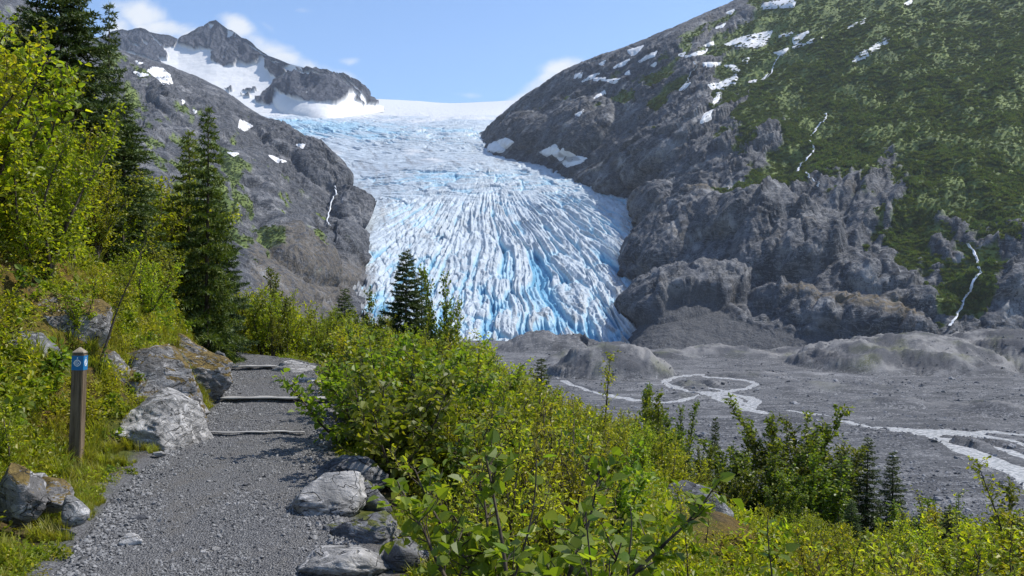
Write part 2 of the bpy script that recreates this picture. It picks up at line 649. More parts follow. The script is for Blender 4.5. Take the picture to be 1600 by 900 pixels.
    nut = 45 * np.sqrt(np.clip(1 - ((px - 500) / 75) ** 2 - ((py - 152) / 42) ** 2, 0, 1))
    bump = rock * (5 + rid * 26) * (0.35 + 0.65 * edge) + big * 16 * edge + nut * edge + (1 - rock) * nz * 3
    X = X + n * bump[..., None]
    # back of the ridge
    back = X[0].copy()
    back[:, 1] += 500
    back[:, 2] -= 350
    X = np.concatenate([back[None], X], 0)
    rock = np.concatenate([rock[:1], rock], 0)
    z = np.zeros(rock.size)
    me = mesh_np("snowy_peaks", X, grid_faces(NR + 1, NC), M_rock_P, True, {'snow': 1 - rock, 'veg': z, 'scree': z, 'tan': z})
    o = link("snowy_peaks", me)
    tag(o, "snow covered rocky peaks at the head of the valley", kind='structure')


# ================================================================== GLACIER
def build_glacier():
    rows = [
        [(470, 165, 3900), (560, 155, 3900), (640, 157, 3900), (700, 161, 3800), (760, 159, 3700), (830, 155, 3600), (880, 150, 3500)],
        [(400, 178, 3000), (500, 176, 3000), (600, 180, 2950), (670, 182, 2850), (745, 184, 2750), (800, 188, 2750), (850, 190, 2800)],
        [(360, 190, 2450), (440, 192, 2480), (530, 198, 2450), (620, 204, 2400), (710, 210, 2350), (770, 214, 2350), (810, 218, 2350)],
        [(400, 222, 2100), (470, 222, 2150), (560, 226, 2150), (650, 230, 2120), (740, 234, 2080), (820, 240, 2000), (900, 250, 1950)],
        [(460, 262, 1800), (530, 262, 1880), (600, 257, 1900), (690, 250, 1900), (780, 250, 1880), (870, 255, 1830), (950, 272, 1700)],
        [(490, 300, 1600), (550, 290, 1680), (625, 272, 1730), (700, 262, 1750), (780, 261, 1740), (880, 270, 1680), (1010, 300, 1500)],
        [(510, 345, 1400), (575, 330, 1470), (650, 312, 1520), (720, 300, 1550), (800, 298, 1550), (900, 308, 1490), (1030, 345, 1320)],
        [(520, 395, 1230), (590, 380, 1290), (660, 365, 1340), (740, 352, 1370), (820, 350, 1370), (915, 360, 1300), (1020, 395, 1170)],
        [(545, 450, 1060), (610, 437, 1120), (685, 425, 1160), (765, 412, 1190), (840, 410, 1185), (920, 420, 1130), (1010, 450, 1030)],
        [(580, 505, 930), (640, 495, 980), (705, 485, 1010), (775, 474, 1030), (845, 472, 1030), (920, 480, 985), (1000, 505, 900)],
        [(610, 555, 850), (665, 550, 880), (725, 542, 895), (785, 536, 905), (850, 538, 905), (915, 544, 880), (985, 552, 830)],
        [(610, 600, 845), (665, 600, 868), (725, 600, 880), (785, 600, 888), (850, 600, 888), (915, 600, 870), (985, 600, 820)],
    ]
    NR, NC = 930, 520
    X, px, py = patch(rows, NR, NC)
    n = normals(X)
    nr = len(rows) - 1
    v = np.repeat(np.linspace(0, nr, NR)[:, None], NC, 1)
    u = np.repeat(np.linspace(0, 1, NC)[None], NR, 0)
    fl = lambda a: a.ravel()
    P = X.reshape(-1, 3)
    # metres across / along the flow
    s_al = np.concatenate([[0], np.cumsum(np.linalg.norm(np.diff(X[:, NC // 2], axis=0), axis=1))])
    along = np.repeat(s_al[:, None], NC, 1)
    across = np.concatenate([np.zeros((NR, 1)), np.cumsum(np.linalg.norm(np.diff(X, axis=1), axis=2), 1)], 1)
    across = across - across[:, NC // 2:NC // 2 + 1]
    wx = fbm(np.stack([fl(across) / 90, fl(along) / 160, fl(u) * 0], -1), 4).reshape(px.shape)
    wy = fbm(np.stack([fl(across) / 90 + 9, fl(along) / 120, fl(u) * 0 + 3], -1), 4).reshape(px.shape)
    # direction field: coordinate that is constant along a crevasse
    uc = (u - 0.52)
    # upper: crevasses cross the flow as arcs; lower: splay radially toward the toe
    low = sstep(5.2, 6.5, v)
    # splaying crevasses
    A0 = W(772, 275, 1720)
    rx_, ry_ = X[..., 0] - A0[0], A0[1] - X[..., 1]
    rad = np.hypot(rx_, ry_) + 1.0
    phi = np.arctan2(rx_, ry_)
    wl = fbm(np.stack([fl(across) / 160, fl(along) / 420, fl(u) * 0 + 11], -1), 3).reshape(px.shape)
    splay_c = phi / 0.032 + wl * 3.0 + across / 45.0
    splay_l = rad / 210.0 + wy * 0.5
    rid1 = perlin(np.stack([fl(splay_c), fl(splay_l), fl(u) * 0 + 1.7], -1)).reshape(px.shape)
    rid1b = perlin(np.stack([fl(splay_c) * 2.3, fl(splay_l) * 2.0, fl(u) * 0 + 4.2], -1)).reshape(px.shape)
    crest = 1 - np.abs(rid1) * 2.2                 # sharp crests between hollows
    d_low = 9.5 * (crest - 0.55) + 4.5 * (1 - np.abs(rid1b) * 2 - 0.5)
    # big deep slots
    f1, f2, rr = worley(np.stack([fl(splay_c) * 0.42, fl(rad) / 130.0 + fl(wy) * 0.7], -1))
    f1, f2, rr = [a.reshape(px.shape) for a in (f1, f2, rr)]
    slot = 1 - sstep(0.02, 0.22, f2 - f1)
    d_low += (rr - 0.5) * 6 - slot * 7.5
    # transverse / oblique crevasses of the upper part, leaning down to the left on the left side
    lean = np.where(uc < 0, 1.1, -0.35) * np.abs(uc) * 2
    tc = (along + across * (-0.55 * sstep(0.1, -0.35, uc) + 0.42 * sstep(-0.05, 0.4, uc)) + wx * 40) / 26.0
    tl = across / 75.0 + wy
    f1b, f2b, rrb = worley(np.stack([fl(tl), fl(tc) * 0.8], -1))
    f1b, f2b, rrb = [a.reshape(px.shape) for a in (f1b, f2b, rrb)]
    r2 = perlin(np.stack([fl(tl) * 1.3, fl(tc) * 1.4, fl(u) * 0 + 6.1], -1)).reshape(px.shape)
    sl2 = 1 - sstep(0.02, 0.20, f2b - f1b)
    d_up = 9 * (1 - np.abs(r2) * 2.2 - 0.5) + (rrb - 0.5) * 9 - sl2 * 8
    # seracs: finer broken blocks on the left half of the lower tongue
    f1c, f2c, rrc = worley(np.stack([(fl(across) + fl(wx) * 25) / 12.0, (fl(along) + 0.5 * fl(across) + fl(wy) * 25) / 30.0], -1))
    f1c, f2c, rrc = [a.reshape(px.shape) for a in (f1c, f2c, rrc)]
    ser = (rrc - 0.5) * 9 - (1 - sstep(0.0, 0.25, f2c - f1c)) * 5 - f1c * 7 + 3
    ser_m = sstep(0.05, -0.12, uc + wx * 0.1) * sstep(6.0, 7.5, v) * 0.5 + 0.2
    low = low * sstep(120, 330, rad)
    disp = d_low * low + d_up * (1 - low)
    disp = disp * (1 - 0.45 * ser_m) + ser * ser_m * (0.5 + 0.5 * low)
    # amplitude by zone: smooth snow above, icefall at rows 1.2-3, calmer shelf at 3-4.6
    amp = np.interp(v, [0, 0.7, 1.2, 2.0, 2.8, 3.3, 4.4, 4.9, 5.6, 7, 9, 10, 11], [0.05, 0.15, 0.35, 0.75, 0.65, 0.28, 0.2, 0.45, 0.58, 0.65, 0.95, 1.05, 0.9])
    # dirty smooth margin at the left above the tongue
    smoothL = sstep(-0.22, -0.36, uc) * sstep(4.8, 5.2, v) * sstep(7.6, 6.8, v)
    quiet = sstep(-0.05, 0.25, fbm(np.stack([fl(across) / 150, fl(along) / 220, fl(u) * 0 + 8], -1), 3).reshape(px.shape))
    amp = amp * (1 - 0.6 * smoothL) * (1 - 0.35 * quiet * (1 - low))
    fine = fbm(np.stack([fl(splay_c) * 1.2, fl(rad) / 34.0, fl(wl)], -1), 4, ridged=True, gain=0.6).reshape(px.shape) * 1.9 + fbm(P / 9.0, 3).reshape(px.shape)
    d = disp * amp * (0.8 + 1.0 * fbm(P / 60.0, 2).reshape(px.shape))
    X = X + n * (d + fine * 1.6 * np.minimum(amp, 1))[..., None]
    # local depth below neighbourhood: how far down in a crevasse
    depth = np.clip(-d / 8.5 + 0.08, 0, 1)
    n_big = fbm(np.stack([fl(across) / 110, fl(along) / 160, fl(u) * 0 + 5], -1), 3).reshape(px.shape)
    # blue zones
    zone = np.interp(v, [0, 1.2, 1.8, 2.6, 3.2, 4.5, 5.0, 6, 7, 9, 11], [-0.6, -0.2, 0.24, 0.12, -0.2, -0.15, 0.16, 0.05, -0.02, 0.10, 0.14])
    ctr = np.exp(-((uc + 0.02) / 0.13) ** 2) * sstep(5.6, 6.4, v) * sstep(8.6, 7.4, v)
    leftblue = sstep(0.10, -0.25, uc) * np.interp(v, [1.4, 1.9, 2.4, 3.0], [0, 0.25, 0.2, 0])
    depth = depth + zone + leftblue + n_big * 0.35 - 0.22 * ctr - 0.15 * smoothL
    # rock flour: margins, crests of bands
    band = fbm(np.stack([fl(across) / 14 + fl(wx) * 2, fl(along) / 190, fl(u) * 0 + 2], -1), 4).reshape(px.shape)
    margin = sstep(0.36, 0.47, np.abs(uc)) * np.interp(v, [0, 2.5, 3.5, 11], [0, 0.1, 0.75, 1])
    dirt = 0.36 + 0.50 * band + 0.75 * margin * (0.7 + n_big) + 0.12 * smoothL + 0.28 * np.exp(-((uc - 0.2) / 0.16) ** 2) * sstep(8, 10, v)
    shelf = np.exp(-((v - 4.2) / 0.5) ** 2)
    dirt = dirt + shelf * 0.14 * (1 + 2 * fbm(np.stack([fl(across) / 60, fl(along) / 10, fl(u) * 0 + 2], -1), 3).reshape(px.shape))
    dirt = dirt * sstep(0.8, 2.4, v) - 0.35 * sstep(0.3, 0.6, depth)
    snow = sstep(1.35, 0.95, v + n_big * 0.6 + uc * 0.6)
    snow = np.maximum(snow, 0.85 * sstep(0.12, 0.3, n_big) * sstep(3.0, 3.4, v) * sstep(4.8, 4.4, v))
    me = mesh_np("glacier", X, grid_faces(NR, NC), M_ice, True, {'ice_depth': np.clip(depth, 0, 1), 'dirt': np.clip(dirt, 0, 1), 'snow': snow})
    o = link("glacier", me)
    tag(o, "blue crevassed glacier tongue flowing down the valley", kind='structure')


# ================================================================== VALLEY SIDES
RIGHT = {}


def domes(X, n, px, py, ks):
    d = np.zeros(px.shape)
    for (cx, cy, rx, ry, rot, h) in ks:
        r = math.radians(rot)
        c, s = math.cos(r), math.sin(r)
        wob = 0.16 * fbm(np.stack([px.ravel() / 26 + cx, py.ravel() / 26, 0 * px.ravel()], -1), 3).reshape(px.shape)
        x = ((px - cx) * c + (py - cy) * s) / rx
        y = (-(px - cx) * s + (py - cy) * c) / ry
        q = 1 - x * x - y * y + wob
        pw = 0.9 - 0.52 * sstep(-0.5, 0.5, y + 0.25 * x)
        d = np.maximum(d, h * np.clip(q, 0, 1) ** pw)
    return d


def crags(P, ca, sa):
    """joints, ledges and slabs of bare glaciated rock, in metres"""
    w = fbm(P / 60, 3)
    a = P[:, 0] * ca + P[:, 2] * sa + w * 14
    c = -P[:, 0] * sa + P[:, 2] * ca + w * 10
    slab = fbm(np.stack([a / 120, c / 20, P[:, 1] / 90], -1), 5, ridged=True, gain=0.5)
    f1, f2, rr = worley(np.stack([a / 75, c / 26], -1))
    crack = 1 - sstep(0.0, 0.16, f2 - f1)
    fine = fbm(P / 9, 4, ridged=True, gain=0.6)
    m1 = sstep(-0.35, 0.3, fbm(P / 85 + 7, 3))
    t1 = (c + fbm(P / 70 + 3, 4) * 30 + a * 0.06) / 36
    t2 = (c + fbm(P / 30 + 5, 4) * 12 - a * 0.05) / 12.5
    led = 6.5 * m1 * (1 - (t1 - np.floor(t1))) ** 1.4 + 2.6 * (1 - (t2 - np.floor(t2))) ** 1.3
    return led - 2.0 + slab * 3.6 + (rr - 0.5) * 3.5 - crack * 2.4 + fine * 0.8


def build_right():
    cols = [
        [(738, 214, 2500), (740, 220, 2400), (742, 226, 2300), (744, 232, 2250), (745, 240, 2200), (748, 250, 2150)],
        [(768, 196, 2350), (770, 204, 2230), (773, 212, 2130), (776, 222, 2050), (778, 232, 2000), (780, 250, 1950)],
        [(800, 165, 2250), (805, 185, 2130), (808, 205, 2000), (812, 222, 1930), (818, 240, 1870), (825, 262, 1800)],
        [(880, 112, 2100), (885, 150, 1950), (892, 190, 1800), (900, 225, 1700), (912, 255, 1630), (925, 285, 1560)],
        [(940, 88, 2000), (950, 150, 1800), (962, 200, 1650), (975, 250, 1540), (1005, 290, 1460), (1025, 325, 1390)],
        [(1000, 67, 1900), (1010, 150, 1650), (1018, 220, 1480), (1024, 290, 1370), (1018, 350, 1250), (1000, 405, 1160)],
        [(1060, 44, 1800), (1070, 150, 1530), (1078, 240, 1330), (1065, 330, 1180), (1025, 420, 1040), (985, 505, 930)],
        [(1110, 24, 1850), (1130, 150, 1480), (1142, 250, 1230), (1122, 350, 1060), (1075, 440, 930), (1010, 543, 800)],
        [(1165, 0, 1850), (1200, 140, 1430), (1212, 260, 1150), (1205, 370, 985), (1170, 460, 880), (1130, 546, 785)],
        [(1260, -60, 1900), (1310, 110, 1400), (1322, 260, 1090), (1315, 380, 920), (1300, 470, 825), (1290, 548, 765)],
        [(1400, -140, 2000), (1440, 80, 1400), (1455, 250, 1050), (1455, 380, 880), (1455, 470, 800), (1450, 550, 750)],
        [(1600, -260, 2200), (1620, 30, 1400), (1625, 230, 1020), (1625, 370, 850), (1620, 465, 780), (1620, 550, 740)],
        [(1860, -420, 2300), (1900, -20, 1400), (1900, 200, 1000), (1900, 360, 820), (1900, 460, 750), (1900, 555, 715)],
        [(2250, -600, 2300), (2250, -60, 1300), (2250, 180, 930), (2250, 350, 760), (2250, 460, 690), (2250, 560, 655)],
    ]
    rows = [[c[r] for c in cols] for r in range(6)]
    back = [(p[0], p[1] + 25, p[2] * 1.12) for p in rows[0]]
    foot = [(p[0], p[1] + 22, p[2] * 0.99) for p in rows[-1]]
    NR, NC = 470, 620
    tu = np.interp(np.linspace(0, 1, 620), [0, 0.93, 1], [0, 11.0, 13.0])
    # columns: denser where the camera looks
    X, px, py = patch([back] + rows + [foot], NR, NC, tu=tu)
    n = normals(X)
    P = X.reshape(-1, 3)
    v = np.repeat(np.linspace(0, 7, NR)[:, None], NC, 1)
    edge = sstep(0.9, 1.5, v)
    # grain runs from upper right to lower left across the face
    a = P[:, 0] * 0.75 + P[:, 2] * 0.66          # along grain
    c = -P[:, 0] * 0.66 + P[:, 2] * 0.75         # across grain
    g = np.stack([a / 240, c / 52, P[:, 1] / 240], -1)
    rid = fbm(g, 6, ridged=True, gain=0.52).reshape(px.shape)
    g2 = np.stack([a / 90, c / 40, P[:, 1] / 120], -1)
    bil = fbm(g2, 5, billow=True, gain=0.55).reshape(px.shape)
    big = fbm(P / 330, 4).reshape(px.shape)
    gully = fbm(np.stack([(P[:, 0] + 0.3 * P[:, 2]) / 120, P[:, 2] / 500, P[:, 1] / 260], -1), 4, ridged=True).reshape(px.shape)
    ks = [(1168, 352, 112, 36, -3, 34), (1232, 400, 92, 38, -6, 32), (1050, 372, 105, 34, -38, 30), (1075, 462, 112, 36, -14, 24),
          (1330, 497, 140, 30, 10, 14), (1120, 455, 70, 22, -20, 20), (1375, 445, 60, 22, 5, 16), (1240, 470, 70, 20, 8, 16),
          (1010, 330, 60, 24, -40, 20), (1000, 250, 90, 34, -35, 24), (900, 200, 70, 40, -30, 28), (1430, 480, 60, 20, 5, 12), (1560, 450, 80, 26, 0, 18),
          (820, 205, 45, 26, -20, 24), (1180, 300, 80, 22, -8, 14), (1080, 200, 80, 26, -30, 18), (1420, 330, 90, 28, -20, 16), (1180, 225, 70, 20, -10, 12)]
    dm = domes(X, n, px, py, ks)
    # scree apron
    sc_poly = [(930, 560), (955, 528), (1010, 506), (1075, 480), (1120, 478), (1165, 498), (1190, 516), (1290, 522), (1330, 534), (1500, 545), (2300, 545), (2300, 640), (900, 640)]
    gl = fbm(np.stack([a / 420 + big.ravel() * 0.5, c / 95 + big.ravel() * 0.8, P[:, 1] / 500], -1), 4, ridged=True, gain=0.5).reshape(px.shape)
    nzm = fbm(np.stack([px.ravel() / 40, py.ravel() / 18, 0 * px.ravel() + 3], -1), 5).reshape(px.shape)
    scree = sstep(-3, 5, poly_sdf(px, py, sc_poly) + nzm * 14)
    # vegetation
    vp = [(1010, 90), (1060, 60), (1120, 20), (1200, -200), (2400, -200), (2400, 560), (1480, 520), (1400, 470), (1330, 440), (1290, 370), (1275, 330), (1180, 312), (1085, 290), (1110, 250), (1090, 180), (1040, 150)]
    vs = poly_sdf(px, py, vp) / 26.0
    veg = vs + nzm * 2.4 + 0.35
    hi = [(830, 160), (900, 110), (1060, 45), (1120, 200), (1040, 220), (950, 180), (880, 180)]
    veg = np.maximum(veg, poly_sdf(px, py, hi) / 30 + nzm * 3.5 - 0.9)
    ledge = [(1280, 455), (1400, 470), (1480, 500), (1600, 515), (1600, 530), (1400, 520), (1330, 485)]
    veg = np.maximum(veg, poly_sdf(px, py, ledge) / 8 + nzm * 3 - 0.2)
    # rock breaks through in steep ribs
    brk = rid * 1.4 + 1.2 * fbm(np.stack([px.ravel() / 70, py.ravel() / 40, 0 * px.ravel() + 31], -1), 4).reshape(px.shape)
    veg = veg - sstep(0.30, 0.9, brk) * 2.4 - (2.1 + 1.2 * sstep(1250, 1400, px)) * sstep(0.25 - 0.12 * sstep(1250, 1400, px), 0.6 - 0.12 * sstep(1250, 1400, px), gl)
    veg = np.clip(veg, -1, 1)
    vegm = sstep(-0.25, 0.6, veg) * (1 - scree)
    amp = (1 - 0.85 * scree)
    up = sstep(1000, 1250, px) * sstep(470, 380, py)
    d = (rid * 6 - 3 + big * 13 + gully * 6 + (gl - 0.2) * 34 * up) * amp * (0.3 + 0.7 * edge) * (1 - 0.25 * vegm) + dm * 1.1 * (1 - 0.7 * scree)
    d = d + scree * fbm(P / 14, 3).reshape(px.shape) * 2.0
    # close the far-left end into the glacier
    d *= sstep(738, 775, px)
    # flutes and joints running down the steep rock faces
    fw = fbm(P / 45, 3) * 9
    flu = fbm(np.stack([(P[:, 0] * 0.86 - P[:, 2] * 0.5 + fw) / 13, (P[:, 0] * 0.5 + P[:, 2] * 0.86) / 95, P[:, 1] / 90], -1), 4, ridged=True, gain=0.5).reshape(px.shape)
    d = d + flu * 2.4 * (1 - scree) * (1 - 0.6 * vegm) * sstep(760, 800, px) * (0.3 + 0.7 * edge)
    d = d + 1.25 * crags(P + n.reshape(-1, 3) * dm.reshape(-1, 1) * 0.8, 0.75, 0.66).reshape(px.shape) * (1 - 0.8 * scree) * (1 - 0.35 * vegm) * (0.35 + 0.65 * edge) * sstep(738, 775, px)
    X = X + n * d[..., None]
    tan = np.clip(sstep(0, 12, poly_sdf(px, py, [(1200, 470), (1260, 458), (1400, 478), (1460, 515), (1400, 525), (1270, 490)])) * 1.0
                  + sstep(0, 10, poly_sdf(px, py, [(1020, 330), (1100, 298), (1140, 300), (1120, 330), (1060, 345)])) + sstep(0.1, 0.5, nzm) * 0.4, 0, 1)
    me = mesh_np("valley_side_right", X, grid_faces(NR, NC), M_rock_R, True,
                 {'veg': vegm * 0.95, 'snow': 0 * vegm, 'scree': scree, 'tan': tan * (1 - scree)})
    o = link("mountainside", me)
    tag(o, "grey and green mountainside rising on the right of the valley", kind='structure')
    RIGHT.update(X=X, n=normals(X), veg=vegm, scree=scree, base=(px, py))


LEFT = {}


def build_left():
    cols = [
        [(-500, -300, 1500), (-500, 0, 900), (-500, 260, 550), (-500, 540, 250)],
        [(-100, -80, 1700), (-100, 120, 1000), (-100, 300, 600), (-100, 540, 280)],
        [(80, 30, 1900), (85, 180, 1100), (90, 330, 680), (100, 540, 330)],
        [(180, 80, 2000), (190, 210, 1150), (200, 340, 720), (210, 540, 400)],
        [(235, 98, 1980), (245, 215, 1200), (260, 340, 780), (275, 540, 440)],
        [(280, 112, 1950), (300, 220, 1280), (310, 340, 840), (330, 540, 480)],
        [(345, 142, 1900), (355, 240, 1320), (360, 350, 920), (375, 540, 540)],
        [(400, 180, 1820), (405, 265, 1380), (410, 360, 1000), (420, 540, 600)],
        [(450, 206, 1750), (452, 285, 1400), (455, 370, 1060), (470, 540, 680)],
        [(496, 232, 1680), (488, 300, 1420), (490, 385, 1110), (510, 540, 760)],
        [(515, 258, 1600), (516, 315, 1430), (508, 390, 1170), (525, 540, 820)],
        [(532, 290, 1540), (548, 325, 1440), (530, 395, 1190), (545, 545, 850)],
        [(565, 318, 1520), (578, 342, 1430), (552, 405, 1230), (565, 555, 900)],
    ]
    rows = [[c[r] for c in cols] for r in range(4)]
    back = [(p[0], p[1] + 28, p[2] * 1.14) for p in rows[0]]
    NR, NC = 380, 430
    tu = np.interp(np.linspace(0, 1, 430), [0, 0.12, 1], [0, 2.6, 12.0])
    X, px, py = patch([back] + rows, NR, NC, tu=tu)
    n = normals(X)
    P = X.reshape(-1, 3)
    v = np.repeat(np.linspace(0, 4, NR)[:, None], NC, 1)
    edge = sstep(0.9, 1.4, v)
    a = P[:, 0] * 0.75 - P[:, 2] * 0.66
    c = P[:, 0] * 0.66 + P[:, 2] * 0.75
    rid = fbm(np.stack([a / 230, c / 42, P[:, 1] / 260], -1), 6, ridged=True, gain=0.54).reshape(px.shape)
    bil = fbm(np.stack([a / 80, c / 34, P[:, 1] / 100], -1), 5, billow=True, gain=0.55).reshape(px.shape)
    big = fbm(P / 280, 4).reshape(px.shape)
    ks = [(500, 262, 60, 30, 35, 26), (440, 220, 60, 26, 32, 22), (560, 335, 55, 26, 35, 26), (545, 395, 60, 34, 40, 26), (470, 400, 80, 34, 38, 28),
          (440, 330, 60, 24, 35, 18), (390, 270, 60, 22, 38, 18), (330, 190, 70, 22, 35, 18), (270, 170, 50, 22, 40, 18), (340, 300, 60, 24, 40, 16), (560, 440, 60, 24, 35, 16)]
    dm = domes(X, n, px, py, ks)
    nzm = fbm(np.stack([(px + py).ravel() / 60, (py - px).ravel() / 22, 0 * px.ravel() + 13], -1), 5).reshape(px.shape)
    vp = [(-600, 100), (120, 60), (190, 110), (250, 130), (330, 215), (395, 255), (430, 330), (470, 420), (420, 440), (380, 390), (330, 560), (-600, 560)]
    veg = sstep(0.1, 0.5, poly_sdf(px, py, vp) / 90 + nzm * 3.2 - sstep(0.1, 0.7, rid) * 1.6 - 0.02)
    d = (rid * 14 + bil * 3 + big * 16) * (0.25 + 0.75 * edge) + dm * (0.4 + 0.6 * edge)
    X = X + n * d[..., None]
    X = X + n * (1.1 * crags(P, 0.75, -0.66).reshape(px.shape) * (0.35 + 0.65 * edge))[..., None]
    tan = sstep(-5, 15, poly_sdf(px, py, [(380, 370), (450, 380), (560, 430), (520, 520), (380, 470)])) * 0.6
    me = mesh_np("valley_side_left", X, grid_faces(NR, NC), M_rock_L, True, {'veg': veg, 'snow': 0 * veg, 'scree': 0 * veg, 'tan': tan})
    o = link("mountainside", me)
    tag(o, "dark grey rock mountainside between the trees and the glacier on the left", kind='structure')
    LEFT.update(X=X, n=normals(X), veg=veg)


def snow_patch(src, poly, label=None, h=0.7):
    X, n = src['X'], src['n']
    if 'pp' not in src:
        src['pp'] = proj(X)
    px, py = src['pp']
    p = np.asarray(poly, float)
    x0, y0 = p.min(0) - 5
    x1, y1 = p.max(0) + 5
    sel = (px > x0) & (px < x1) & (py > y0) & (py < y1)
    facing = (n * (X - np.array([0, 0, CAM_H]))).sum(-1) < 0
    if not sel.any():
        return
    rr, cc = np.where(sel)
    r0, r1, c0, c1 = rr.min(), rr.max() + 1, cc.min(), cc.max() + 1
    if r1 - r0 < 2 or c1 - c0 < 2:
        return
    # refine the local grid three times
    def up(A, k=3):
        A = catmull(A, (len(A) - 1) * k + 1)
        return np.swapaxes(catmull(np.swapaxes(A, 0, 1), (A.shape[1] - 1) * k + 1), 0, 1)
    Xs = up(X[r0:r1, c0:c1])
    for ax in (0, 1):
        for _ in range(2):
            k = 4
            pad = [(0, 0)] * 3
            pad[ax] = (k, k)
            Z = np.pad(Xs, pad, mode='edge')
            Xs = sum(np.take(Z, range(i, i + Xs.shape[ax]), axis=ax) for i in range(2 * k + 1)) / (2 * k + 1)
    ns = normals(Xs)
    qx, qy = proj(Xs)
    sd = poly_sdf(qx, qy, poly)
    nz = fbm(np.stack([qx.ravel() / 6, qy.ravel() / 6, 0 * qx.ravel()], -1), 3).reshape(qx.shape)
    sd = sd + nz * 1.4
    Y = Xs + ns * (np.clip(sd, -1, 1.2) * h + 1.5)[..., None]
    F = grid_faces(*Xs.shape[:2])
    keep = (sd.ravel()[F] > -1.2).any(1)
    F = F[keep]
    if len(F) < 4:
        return
    used, inv = np.unique(F.ravel(), return_inverse=True)
    me = mesh_np("snow_patch", Y.reshape(-1, 3)[used], inv.reshape(-1, 4), M_snow, True)
    o = link("snow_patch", me)
    tag(o, label, kind='structure')


def surf_at(src, x, y, back=1.0):
    if 'pp' not in src:
        src['pp'] = proj(src['X'])
    px, py = src['pp']
    d = (px - x) ** 2 + (py - y) ** 2
    cand = d < max(d.min() * 1.5, 14.0)
    D = np.where(cand, src['X'][..., 1], 1e9)
    i = np.unravel_index(np.argmin(D), D.shape)
    X = W(x, y, src['X'][i][1] - back)
    return X


def ribbon(name, src, pts, w, label, mat, n_sub=5, back=3.5):
    """falling water as a rounded ribbon lying on the slope; w in photo pixels"""
    pts = np.array(pts, float)
    t = np.linspace(0, len(pts) - 1, (len(pts) - 1) * n_sub + 1)
    P = np.stack([np.interp(t, range(len(pts)), pts[:, k]) for k in (0, 1)], -1)
    P[1:-1] += RNG.normal(size=P[1:-1].shape) * 0.8
    V, F = [], []
    for i, (x, y) in enumerate(P):
        C = surf_at(src, x, y, back)
        ww = w * (0.45 + 0.9 * RNG.random()) * C[1] / FPX / 2
        for k, o in enumerate((-1, -0.4, 0.4, 1)):
            ww *= 0.9
            V.append(C + np.array([o * ww * 0.8, 0.8 * abs(o) * ww + (2.0 if abs(o) == 1 else 0), 0]))
    for i in range(len(P) - 1):
        for k in range(3):
            a = i * 4 + k
            F.append((a, a + 1, a + 5, a + 4))
    me = mesh_np(name, V, np.array(F), mat, True)
    o = link(name, me)
    tag(o, label, kind='structure')
    return o


def c5(pts):
    return [(900 + x / 2.143, y / 2.143) for x, y in pts]


def c6(pts):
    return [(950 + x / 2.249, 300 + y / 2.249) for x, y in pts]


